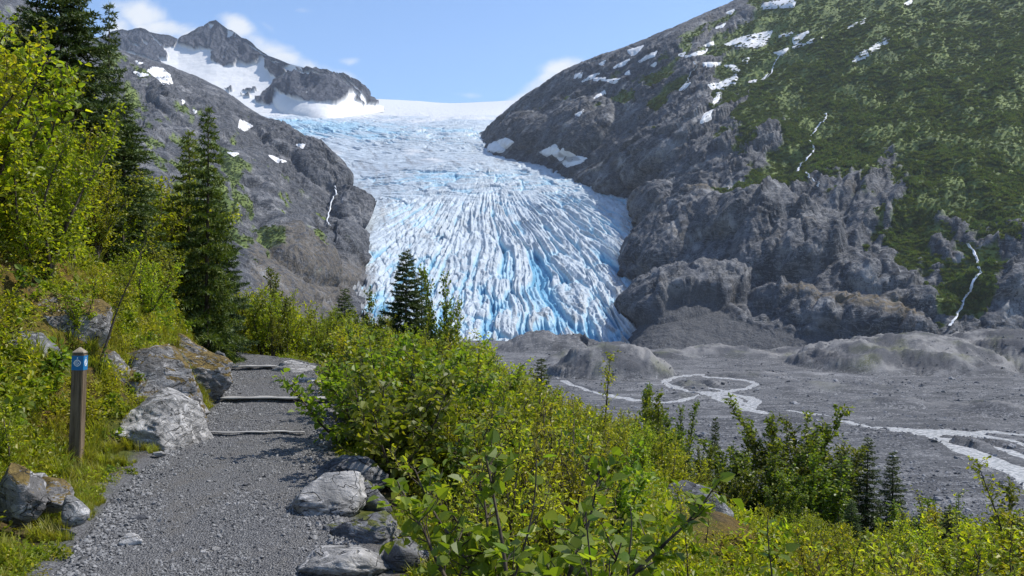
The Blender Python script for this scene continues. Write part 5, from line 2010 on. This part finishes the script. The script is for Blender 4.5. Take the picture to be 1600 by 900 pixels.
tree_at(SAP, 150, 330, 8.8, "dark stemmed leaning sapling on the bank behind the post", 2, squash=0.9, tilt=(0, 0.35))

SAP_T = [(600, 545, 13, "where the broad leaves meet the path bend"), (705, 560, 11, "above the wiry sapling"), (790, 590, 12, "below the moraine mound"), (850, 600, 10, "left of the wispy sapling"),
         (905, 640, 9, "in the yellowish willows"), (985, 650, 10, "right of the yellowish willows"), (640, 600, 8.5, "beside the broad leaved shrubs"), (1105, 760, 8.5, "behind the upright bright sapling"),
         (1290, 800, 9, "below the dark spruce group"), (1400, 800, 9.5, "right of the spruce group in front"), (560, 500, 17, "above the path end"), (500, 500, 18, "over the flat slab")]
for i_, (px_, py_, D_, w_) in enumerate(SAP_T):
    tree_at(SAP, px_, py_, D_, "slender sapling poking out of the bushes, " + w_, i_ % 3, squash=1.1, tilt=(RNG.uniform(-.08, .08), RNG.uniform(-.08, .12)))
# ---- the thickets
CAN = np.array([(-400, -60), (0, 5), (50, 60), (80, 140), (130, 190), (160, 235), (215, 262), (265, 262), (300, 330), (350, 395), (380, 432), (440, 450), (520, 470), (600, 492), (650, 500), (700, 496),
                (740, 520), (780, 555), (840, 585), (900, 612), (950, 632), (1000, 640), (1050, 670), (1090, 740), (1150, 765), (1200, 780), (1300, 800), (1350, 818), (1420, 808), (1460, 785),
                (1520, 775), (1600, 775), (1750, 790), (2400, 860)], float)
# windows kept open: (x0, y0, x1, y1, nearer than this distance)
OPEN = [(82, 525, 150, 745, 7.9), (430, 712, 640, 900, 7.4), (175, 595, 318, 712, 8.6), (245, 520, 345, 625, 11.2), (1035, 762, 1155, 824, 10.8), (1120, 832, 1215, 872, 8.2),
        (0, 715, 128, 830, 5.6), (150, 625, 520, 905, 16), (340, 566, 510, 640, 18), (30, 455, 110, 540, 8.4)]
PLACED = []


ZONES = [(120, "at the left edge"), (190, "behind the trail post"), (260, "above the streaked outcrop"), (350, "where the path bends"), (470, "past the path end"),
         (560, "below the left rock wall"), (640, "in front of the pointed spruce"), (720, "under the glacier front"), (800, "left of the moraine mound"), (880, "in front of the moraine"),
         (960, "below the wispy sapling"), (1040, "left of the stream cottonwood"), (1110, "near the dark fronted boulder"), (1180, "left of the tallest cottonwood"), (1260, "below the tallest cottonwood"),
         (1340, "beside the dark spruce group"), (1430, "right of the dark spruce group"), (1520, "left of the edge sapling"), (9999, "at the right edge")]


USED = {}


def label_at(label, px, y, h):
    z = next(t for lim, t in ZONES if px < lim)
    row = "front row" if y < 8 else "second row" if y < 11 else "middle row" if y < 15 else "back row" if y < 20 else "farthest row"
    size = "small " if h < 1.0 else "tall " if h > 2.2 else ""
    return "%s%s, %s, %s" % (size, label, row, z)


def try_place(kind, x, y, h, label, group, spread, minsep, hmin, open_ok=False, canopy=True, squash=None):
    w = float(np.interp(y, PWY, PWW))
    pd = abs(float(path_dist(np.array(x), np.array(y)))) - w
    if y < 19 and pd < 0.12 + spread * 0.55:
        return False
    for (a, b, c) in PLACED:
        if (a - x) ** 2 + (b - y) ** 2 < (minsep * 0.5 + c * 0.5) ** 2:
            return False
    g = gz(x, y)
    px = 800 + x / y * FPX
    if canopy:
        ytop = float(np.interp(px, CAN[:, 0], CAN[:, 1])) + RNG.uniform(-9, 22)
        zmax = CAM_H + (450 - ytop) / FPX * y
        h = min(h, zmax - g)
        if h < hmin:
            return False
    pyt = 450 - (g + h - CAM_H) / y * FPX
    pyb = 450 - (g - CAM_H) / y * FPX
    hw = spread * FPX / y * 0.8
    for (x0, y0, x1, y1, d) in OPEN:
        if y < d and px + hw > x0 and px - hw < x1 and pyb > y0 and pyt < y1:
            return False
    label = label_at(label, px, y, h)
    USED[label] = USED.get(label, 0) + 1
    if USED[label] > 1:
        lab2 = label.replace(", front row", ", bottom row").replace(", second row", ", rear second row").replace(", middle row", ", rear middle row")
        label = lab2 if USED[label] == 2 and lab2 != label else label
    if len(label.split()) > 16:
        label = label.replace('tall ', '').replace('small ', '').replace('in front of', 'before')
    kind.place(x, y, g - 0.03, h, label, group, squash=squash or RNG.uniform(0.85, 1.2))
    PLACED.append((x, y, minsep))
    return True


def thicket(n, xr, yr, kinds, hr, spread, minsep, hmin=0.7, cond=None):
    done = 0
    tries = 0
    while done < n and tries < n * 30:
        tries += 1
        x, y = RNG.uniform(*xr), RNG.uniform(*yr)
        if cond and not cond(x, y):
            continue
        px = 800 + x / y * FPX
        if px < -260 or px > 1850:
            continue
        kind, label, group = kinds[int(RNG.integers(len(kinds)))]
        if try_place(kind, x, y, RNG.uniform(*hr), label, group, spread, minsep, hmin):
            done += 1
    return done


def side(x, y):
    return x - float(np.interp(y, GY, GX))


A_L = (ALDER, "yellow green alder up the left bank", "alders in the left thicket")
Y_L = (YOUNG, "bright green alder bush on the bank", "low alders on the left bank")
Y_F = (YOUNG, "young alder beyond the path", "young alders beyond the path")
A_F = (ALDER, "green alder in the valley thicket", "alders below the glacier")
B_R = (BROAD, "broad leaved shrub beside the path", "broad leaved shrubs right of the path")
W_R = (WILLOW, "yellow green willow on the slope", "willows on the right slope")
Y_R = (YOUNG, "young alder on the slope", "young alders on the right slope")
W_N = (WILLOW, "fine leaved yellowish willow", "near willows right of the path")
B_N = (BROAD, "low broad leaved bush", "near broad leaved bushes")

c = {}
c['left'] = thicket(95, (-19, -4.2), (7.6, 20), [A_L, A_L, Y_L], (2.8, 5.4), 0.9, 0.75, 0.9, lambda x, y: side(x, y) < -2.3)
c['lowleft'] = thicket(60, (-9, -3.0), (5.5, 15), [Y_L], (0.7, 1.3), 0.45, 0.6, 0.4, lambda x, y: -3.0 < side(x, y) < -1.7)
c['far'] = thicket(130, (-13, 5), (18.2, 31), [A_F, Y_F], (2.0, 4.6), 0.9, 0.7, 0.8, lambda x, y: side(x, y) < 8)
c['broad'] = thicket(60, (-4.5, 2.5), (6.5, 18), [B_R, B_R, Y_R], (1.0, 1.5), 0.5, 0.5, 0.6, lambda x, y: 0.9 < side(x, y) < 3.0)
c['right'] = thicket(220, (-2.5, 18), (7.5, 24), [W_R, Y_R, Y_R], (1.4, 3.0), 0.7, 0.62, 0.6, lambda x, y: 2.4 < side(x, y) < 22)
c['rightfar'] = thicket(50, (1, 26), (20, 34), [Y_R], (1.9, 4.0), 0.9, 1.1, 0.8, lambda x, y: side(x, y) > 7)
c['near'] = thicket(34, (-0.9, 5.5), (3.6, 8.0), [W_N, B_N, W_N], (0.9, 1.7), 0.45, 0.55, 0.5, lambda x, y: side(x, y) > 1.35)
print(c, time.time() - T0)


# ------------------------------------------------------------------ geometry-node scatters
def scatter(name, pts, rots, scales, idx, protos, label, kind='stuff'):
    me = bpy.data.meshes.new(name)
    pts = np.asarray(pts, np.float32)
    me.vertices.add(len(pts))
    me.vertices.foreach_set("co", pts.ravel())
    a = me.attributes.new("rot", 'FLOAT_VECTOR', 'POINT')
    a.data.foreach_set("vector", np.asarray(rots, np.float32).ravel())
    a = me.attributes.new("scl", 'FLOAT_VECTOR', 'POINT')
    sc = np.asarray(scales, np.float32)
    if sc.ndim == 1:
        sc = np.repeat(sc[:, None], 3, 1)
    a.data.foreach_set("vector", np.ascontiguousarray(sc).ravel())
    a = me.attributes.new("idx", 'INT', 'POINT')
    a.data.foreach_set("value", np.asarray(idx, np.int32))
    o = link(name, me)
    tag(o, label, kind=kind)
    coll = bpy.data.collections.new(name + "_kinds")
    for i, m in enumerate(protos):
        coll.objects.link(bpy.data.objects.new("%s_kind_%d" % (name, i), m))
    ng = bpy.data.node_groups.new(name, 'GeometryNodeTree')
    ng.interface.new_socket("Geometry", in_out='INPUT', socket_type='NodeSocketGeometry')
    ng.interface.new_socket("Geometry", in_out='OUTPUT', socket_type='NodeSocketGeometry')
    N, L = ng.nodes, ng.links
    gi, go = N.new("NodeGroupInput"), N.new("NodeGroupOutput")
    ci = N.new("GeometryNodeCollectionInfo")
    ci.inputs[0].default_value = coll
    ci.inputs['Separate Children'].default_value = True
    ci.inputs['Reset Children'].default_value = True
    ip = N.new("GeometryNodeInstanceOnPoints")
    ip.inputs['Pick Instance'].default_value = True

    def na(nm, ty):
        n = N.new("GeometryNodeInputNamedAttribute")
        n.data_type = ty
        n.inputs[0].default_value = nm
        return n.outputs[0]
    L.new(gi.outputs[0], ip.inputs['Points'])
    L.new(ci.outputs[0], ip.inputs['Instance'])
    L.new(na("idx", 'INT'), ip.inputs['Instance Index'])
    L.new(na("rot", 'FLOAT_VECTOR'), ip.inputs['Rotation'])
    L.new(na("scl", 'FLOAT_VECTOR'), ip.inputs['Scale'])
    L.new(ip.outputs[0], go.inputs[0])
    md = o.modifiers.new("scatter", 'NODES')
    md.node_group = ng
    return o


def herb_proto(seed, H, n, leaf, wr, mat):
    w, f = shrub(seed, H, 1.2, 5, 8, n, leaf, wr, H * 0.45, low=0.2)
    return f.mesh("herb", mat)


def grass_proto(seed, n, H, mat):
    r = np.random.default_rng(seed)
    g = Geo()
    a = r.uniform(0, 6.28, n)
    out = r.uniform(0.1, 0.75, n)
    L = H * r.uniform(0.5, 1.1, n)
    P = np.stack([np.cos(a) * 0.04 * r.random(n), np.sin(a) * 0.04 * r.random(n), np.zeros(n) - 0.01], -1)
    D1 = np.stack([np.cos(a) * out * 0.5, np.sin(a) * out * 0.5, np.ones(n)], -1)
    D1 /= np.linalg.norm(D1, axis=1)[:, None]
    M1 = P + D1 * L[:, None] * 0.55
    D2 = np.stack([np.cos(a) * out * 1.6, np.sin(a) * out * 1.6, 0.7 * np.ones(n)], -1)
    D2 /= np.linalg.norm(D2, axis=1)[:, None]
    E = M1 + D2 * L[:, None] * 0.5
    S = np.stack([-np.sin(a), np.cos(a), np.zeros(n)], -1) * 0.0035
    V = np.stack([P - S, P + S, M1 + S * 0.8, M1 - S * 0.8, E], 1)
    T = np.array([[0, 1, 2], [0, 2, 3], [3, 2, 4]])[None] + 5 * np.arange(n)[:, None, None]
    g.add(V, T=T.reshape(-1, 3), R=np.repeat(r.random(n), 5))
    return g.mesh("grass_tuft", mat)


def rnd_rot(n, tilt):
    return np.stack([RNG.normal(0, tilt, n), RNG.normal(0, tilt, n), RNG.uniform(0, 6.28, n)], -1)


def keep_open(x, y, z, size, wins):
    px = 800 + x / y * FPX
    py = 450 - (z + size * 0.5 - CAM_H) / y * FPX
    ok = np.ones(len(x), bool)
    for (x0, y0, x1, y1, d) in wins:
        ok &= ~((y < d) & (px > x0) & (px < x1) & (py > y0) & (py < y1))
    return ok


def undergrowth():
    n = 26000
    y = np.exp(RNG.uniform(math.log(3.0), math.log(34), n))
    px = RNG.uniform(-150, 1750, n)
    x = (px - 800) / FPX * y
    w = np.interp(y, PWY, PWW)
    pd = np.abs(path_dist(x, y)) - w
    ok = (pd > 0.10) | (y > 20)
    x, y, pd = x[ok], y[ok], pd[ok]
    z = ground_z(x, y)
    s = x - np.interp(y, GY, GX)
    # patchy: bare moss shows between
    nz = fbm(np.stack([x / 0.8, y / 0.8, 0 * x + 2], -1), 3)
    mossy = (s < -1.3) & (s > -3.0) & (y < 14)
    knoll = np.exp(-(((x - 2.9) / 1.8) ** 2 + ((y - 9.8) / 2.0) ** 2)) > 0.4
    ok = (nz > np.where(mossy, -0.02, np.where(knoll, -0.05, -0.3))) & keep_open(x, y, z, 0.25, OPEN[:7])
    x, y, z, pd = x[ok], y[ok], z[ok], pd[ok]
    k = len(x)
    protos = [herb_proto(601, 0.34, 5, 0.040, 0.6, M_alder), herb_proto(602, 0.30, 6, 0.032, 0.42, M_willow), herb_proto(603, 0.26, 5, 0.050, 0.75, M_broad)]
    size = RNG.uniform(0.5, 1.35, k) * np.clip(0.45 + pd * 0.7, 0.45, 1.25)
    scatter("undergrowth", np.stack([x, y, z - 0.01], -1), rnd_rot(k, 0.15), size, RNG.integers(0, 3, k), protos, "low leafy undergrowth between the shrubs on the hillside")
    # grass and small plants fringing the path
    n = 16000
    y = RNG.uniform(3.6, 17, n)
    w = np.interp(y, PWY, PWW)
    sgn = np.where(RNG.random(n) < 0.72, -1, 1)
    off = np.abs(RNG.normal(0, 0.55, n)) + 0.02
    slope = np.interp(y, [0, 14, 17, 20, 24], [1, 0.93, 0.75, 0.62, 0.6])
    x = np.interp(y, PY, PX) + sgn * (w + off) / slope
    nz = fbm(np.stack([x / 0.45, y / 0.45, 0 * x + 12], -1), 3)
    ok = (nz > -0.05 + 0.35 * np.exp(-off / 0.12)) & ((sgn < 0) | (off > 0.2))
    x, y, off = x[ok], y[ok], off[ok]
    z = ground_z(x, y)
    ok = keep_open(x, y, z, 0.1, [(430, 712, 640, 900, 7.4), (165, 575, 305, 690, 8.6), (0, 715, 128, 790, 5.6)])
    x, y, z, off = x[ok], y[ok], z[ok], off[ok]
    k = len(x)
    protos = [grass_proto(701, 26, 0.22, M_grass), grass_proto(702, 34, 0.16, M_grass), herb_proto(703, 0.16, 5, 0.022, 0.5, M_willow)]
    scatter("grass", np.stack([x, y, z - 0.01], -1), rnd_rot(k, 0.12), RNG.uniform(0.5, 1.25, k) * np.clip(0.5 + off * 1.2, 0.5, 1.2), RNG.choice([0, 1, 1, 2, 2], k), protos,
            "yellow green grass tufts fringing the edges of the path")


undergrowth()


def stone_proto(seed, mat, sub=1):
    r = np.random.default_rng(seed)
    v, f = ico(sub)
    v = v * np.array([1.0, 0.72, 0.42]) + r.normal(size=v.shape) * 0.13
    return mesh_np("stone", v, f, mat, False)


def mat_stone(name, lo, hi):
    m, nt = new_mat(name)
    b = NB(nt)
    oi = nt.nodes.new("ShaderNodeObjectInfo")
    n = b.noise(3.0, 4, 0.6, b.pos(obj=True))
    c = b.mix(oi.outputs['Random'], lo, hi)
    b.out(b.bsdf(b.mix(b.ramp(n, 0.3, 0.7, 0, 0.5), c, tuple(x * 0.6 for x in lo)), 0.75, None, 0.35))
    return m


def gravels():
    ms = mat_stone("slate_chip", (0.075, 0.075, 0.077), (0.31, 0.308, 0.305))
    protos = [stone_proto(801 + i, ms) for i in range(4)]
    n = 86000
    y = 3.4 + (18 - 3.4) * RNG.random(n) ** 1.9
    w = np.interp(y, PWY, PWW) + 0.06
    t = RNG.uniform(-1, 1, n)
    wear = fbm(np.stack([np.interp(y, PY, PX) * 0 + t * 1.6, y / 1.3, 0 * y + 21], -1), 3)
    ok = ~((wear > 0.02) & (np.abs(t) < 0.75) & (RNG.random(n) < 0.75))
    y, t, w = y[ok], t[ok], w[ok]
    n = len(y)
    slope = np.interp(y, [0, 14, 17, 20, 24], [1, 0.93, 0.75, 0.62, 0.6])
    x = np.interp(y, PY, PX) + t * w / slope
    nz = fbm(np.stack([x / 0.8, y / 0.8, 0 * y], -1), 4) * 0.035
    nz += fbm(np.stack([x / 0.07, y / 0.07, 0 * y + 3], -1), 3) * 0.010
    z = path_z(y) + nz - 0.01 - sstep(0.86, 1.0, np.abs(t)) * 0.05
    # edges hold coarser, looser stones
    size = np.exp(RNG.normal(-4.85, 0.45, n)) * (0.85 + 0.75 * sstep(0.45, 1.0, np.abs(t)))
    size = np.minimum(size, 0.03)
    scatter("gravel", np.stack([x, y, z + size * 0.15], -1), rnd_rot(n, 0.5), size, RNG.integers(0, 4, n), protos, "loose grey slate chips covering the path")
    # stones and boulders on the outwash plain
    mp = mat_stone("outwash_stone", (0.06, 0.063, 0.07), (0.30, 0.30, 0.31))
    protos = [stone_proto(811 + i, mp, 2) for i in range(3)]
    n = 46000
    py = RNG.uniform(545, 830, n)
    px = RNG.uniform(680, 1700, n)
    X, Y = plain_point(px, py)
    # gather along bars
    nz = fbm(np.stack([X / 40, Y / 90, 0 * X], -1), 4)
    bm_ = bed_mask(X, Y)
    ok = (nz + RNG.normal(0, 0.25, n) > 0.02) & (bm_ < 0.5)
    X, Y, bm_, nz = X[ok], Y[ok], bm_[ok], nz[ok]
    h, m = plain_h(X, Y)
    k = len(X)
    size = np.exp(RNG.normal(-1.05, 0.55, k)) * (Y / 500) ** 0.5
    size = np.where(RNG.random(k) < 0.01, size * 2.6, size)
    scatter("outwash_stones", np.stack([X, Y, PLAIN_Z + h * (1 - 0.4 * np.clip(m / 6, 0, 1)) * (1 - bm_) + m + size * 0.1], -1), rnd_rot(k, 0.3), size, RNG.integers(0, 3, k), protos,
            "scattered grey stones on the outwash plain")


gravels()


def mountain_brush():
    r = np.random.default_rng(5)
    protos = []
    for i in range(3):
        g = Geo()
        n = 110
        d = r.normal(size=(n, 3))
        d[:, 2] = np.abs(d[:, 2]) * 0.8
        d /= np.linalg.norm(d, axis=1)[:, None]
        P = d * r.uniform(0.45, 1.0, n)[:, None] * np.array([1, 1, 0.7])
        D = d * 0.6 + r.normal(size=(n, 3)) * 0.5 + np.array([0, 0, 0.3])
        g.leaves(P * 0.8, D, d + r.normal(size=(n, 3)) * 0.4, r.uniform(0.3, 0.55, n), r.uniform(0.25, 0.45, n), r, six=False)
        protos.append(g.mesh("brush_clump", M_bush))
    protos2 = []
    for m in protos:
        m2 = m.copy()
        m2.materials.clear()
        m2.materials.append(M_bush2)
        protos2.append(m2)
    X, n_, veg = RIGHT['X'], RIGHT['n'], RIGHT['veg'] * (1 - RIGHT['scree'])
    px, py = proj(X)
    vis = (px > 760) & (px < 1680) & (py > -30) & (py < 560)
    # cell area weights
    du = np.linalg.norm(np.gradient(X, axis=1), axis=-1)
    dv = np.linalg.norm(np.gradient(X, axis=0), axis=-1)
    P3 = X.reshape(-1, 3)
    dens = sstep(-0.25, 0.25, fbm(P3 / 45, 4).reshape(px.shape))
    wt = (du * dv * vis * np.clip(veg, 0, 1) * (0.65 + 0.35 * dens) * np.clip(1.5 - X[..., 1] / 1300, 0.15, 1)).ravel()
    wt = wt / wt.sum()
    N = 46000
    i = RNG.choice(len(wt), N, p=wt)
    P = P3[i] + RNG.normal(size=(N, 3)) * np.array([1.2, 1.2, 0.3])
    size = RNG.uniform(1.1, 3.0, N) * (0.75 + 0.5 * dens.ravel()[i])
    rot = rnd_rot(N, 0.2)
    k = RNG.integers(0, 3, N)
    scatter("mountain_brush", P, rot, size, k, protos, "dense green brush covering the right mountainside")
    # taller alder and spruce clumps on the lower and nearer ground
    dark = sstep(0.0, 0.3, fbm(P3 / 70 + 20, 4).reshape(px.shape))
    wt = (du * dv * vis * np.clip(veg, 0, 1) * dark * sstep(-100, 250, py) * (X[..., 1] < 1500)).ravel()
    wt = wt / wt.sum()
    N = 6500
    i = RNG.choice(len(wt), N, p=wt)
    sz = RNG.uniform(2.2, 4.6, N)
    scatter("mountain_thicket", P3[i], rnd_rot(N, 0.15), np.stack([sz, sz, sz * RNG.uniform(1.0, 2.0, N)], -1), RNG.integers(0, 3, N), protos2, "darker tall alder thickets on the lower right mountainside")
    # left side, thinner
    X, veg = LEFT['X'], LEFT['veg']
    px, py = proj(X)
    vis = (px > 120) & (px < 640) & (py > 60) & (py < 520)
    du = np.linalg.norm(np.gradient(X, axis=1), axis=-1)
    dv = np.linalg.norm(np.gradient(X, axis=0), axis=-1)
    wt = (du * dv * vis * np.clip(veg, 0, 1)).ravel()
    wt /= wt.sum()
    N = 6000
    i = RNG.choice(len(wt), N, p=wt)
    scatter("mountain_brush", X.reshape(-1, 3)[i], rnd_rot(N, 0.2), RNG.uniform(0.9, 2.2, N), RNG.integers(0, 3, N), protos, "low green brush on the ledges of the left mountainside")


mountain_brush()


# ------------------------------------------------------------------ nearest saplings, leaf by leaf
def big_leaf_mesh(wid):
    """cottonwood leaf: egg shaped with a pointed tip, folded along the midrib, with a stalk; unit length"""
    out = [(0.0, 0.0), (0.04, 0.20), (0.16, 0.38), (0.34, 0.42), (0.55, 0.34), (0.78, 0.17), (1.0, 0.0)]
    V, F = [], []
    for (t, w) in out:
        zc = -0.12 * t * t
        V += [(t, -w * wid, zc + 0.10 * w), (t, 0, zc), (t, w * wid, zc + 0.10 * w + 0.02 * math.sin(t * 9))]
    for i in range(len(out) - 1):
        a = 3 * i
        F += [(a, a + 1, a + 4, a + 3), (a + 1, a + 2, a + 5, a + 4)]
    k = len(V)
    V += [(-0.45, -0.012, 0.05), (-0.45, 0.012, 0.05), (0.02, 0.012, 0), (0.02, -0.012, 0)]
    F.append((k, k + 1, k + 2, k + 3))
    return mesh_np("leaf", np.array(V), np.array(F), None, True, {'rnd': np.full(len(V), 0.5)})


def near_sapling(base_px, D, top_px, top_py, n, leaf, label, mat, seed, wid=1.0):
    r = np.random.default_rng(seed)
    x0 = (base_px - 800) / FPX * D
    g = gz(x0, D)
    tip = W(top_px, top_py, D + 0.1)
    root = link("leafy_sapling", None)
    root.location = (x0, D, g)
    tag(root, label, "sapling")
    t = np.linspace(0, 1, 12)
    rel = np.array([tip[0] - x0, 0.1, tip[2] - g])
    st = np.outer(t, rel) + np.stack([0.05 * np.sin(t * 5 + seed), 0.04 * np.sin(t * 4), 0 * t], -1) * (t * (1 - t) * 3)[:, None]
    st[0, 2] -= 0.1
    G = Geo()
    G.tube(st, np.linspace(0.008, 0.0025, 12), 6)
    tw = []
    for k in range(max(2, n // 7)):
        q, d = interp_pts(st, np.array([0.35 + 0.6 * k / max(2, n // 7)]))
        az = r.uniform(0, 6.28)
        w = walk(r, q[0], (math.cos(az) * 0.8, math.sin(az) * 0.8, 0.75), r.uniform(0.10, 0.22), 4, 0.1, 0.05)
        G.tube(w, np.linspace(0.003, 0.0015, 5), 4)
        tw.append(w)
    link("stem", G.mesh("stem", M_bark, True), root)
    me = big_leaf_mesh(wid)
    me.materials.append(mat)
    for k in range(n):
        if k % 3 == 0 or not tw:
            q, d = interp_pts(st, np.array([1.0 - 0.55 * (k / n) ** 1.2]))
        else:
            q, d = interp_pts(tw[k % len(tw)], np.array([r.uniform(0.35, 1.0)]))
        az = k * 2.4 + r.uniform(-0.4, 0.4)
        dv = Vector((math.cos(az), math.sin(az), r.uniform(-0.35, 0.75))).normalized()
        o = link("leaf", me, root)
        L = leaf * r.uniform(0.65, 1.15)
        o.location = Vector(q[0]) + dv * L * 0.42
        nz = Vector((0, 0, 1)) + Vector(r.normal(size=3) * 0.45)
        y = nz.cross(dv).normalized()
        z = dv.cross(y).normalized()
        o.rotation_euler = Matrix((dv, y, z)).transposed().to_euler()
        o.scale = (L, L, L)


M_bigleaf = mat_leaf("sapling_leaf", (0.12, 0.18, 0.02), (0.21, 0.28, 0.03), (0.35, 0.36, 0.03), 0.55, 0.4)
near_sapling(775, 3.1, 838, 716, 26, 0.062, "small sapling with single bright yellow green leaves at the bottom centre", M_bigleaf, 3)
near_sapling(905, 2.7, 915, 800, 24, 0.075, "sapling with the largest pale leaves at the bottom centre edge", M_bigleaf, 4, 1.1)
near_sapling(1195, 4.0, 1200, 806, 22, 0.075, "upright sapling with long bright leaves in front of the mossy knoll", M_bigleaf, 5, 0.75)
near_sapling(700, 4.4, 770, 690, 24, 0.045, "thin dark stemmed sapling leaning right beside the bottom boulder", M_bigleaf, 6)
near_sapling(1010, 3.4, 985, 792, 20, 0.055, "small bright sapling to the right of the one with the largest leaves", M_bigleaf, 8)
print("all", time.time() - T0)
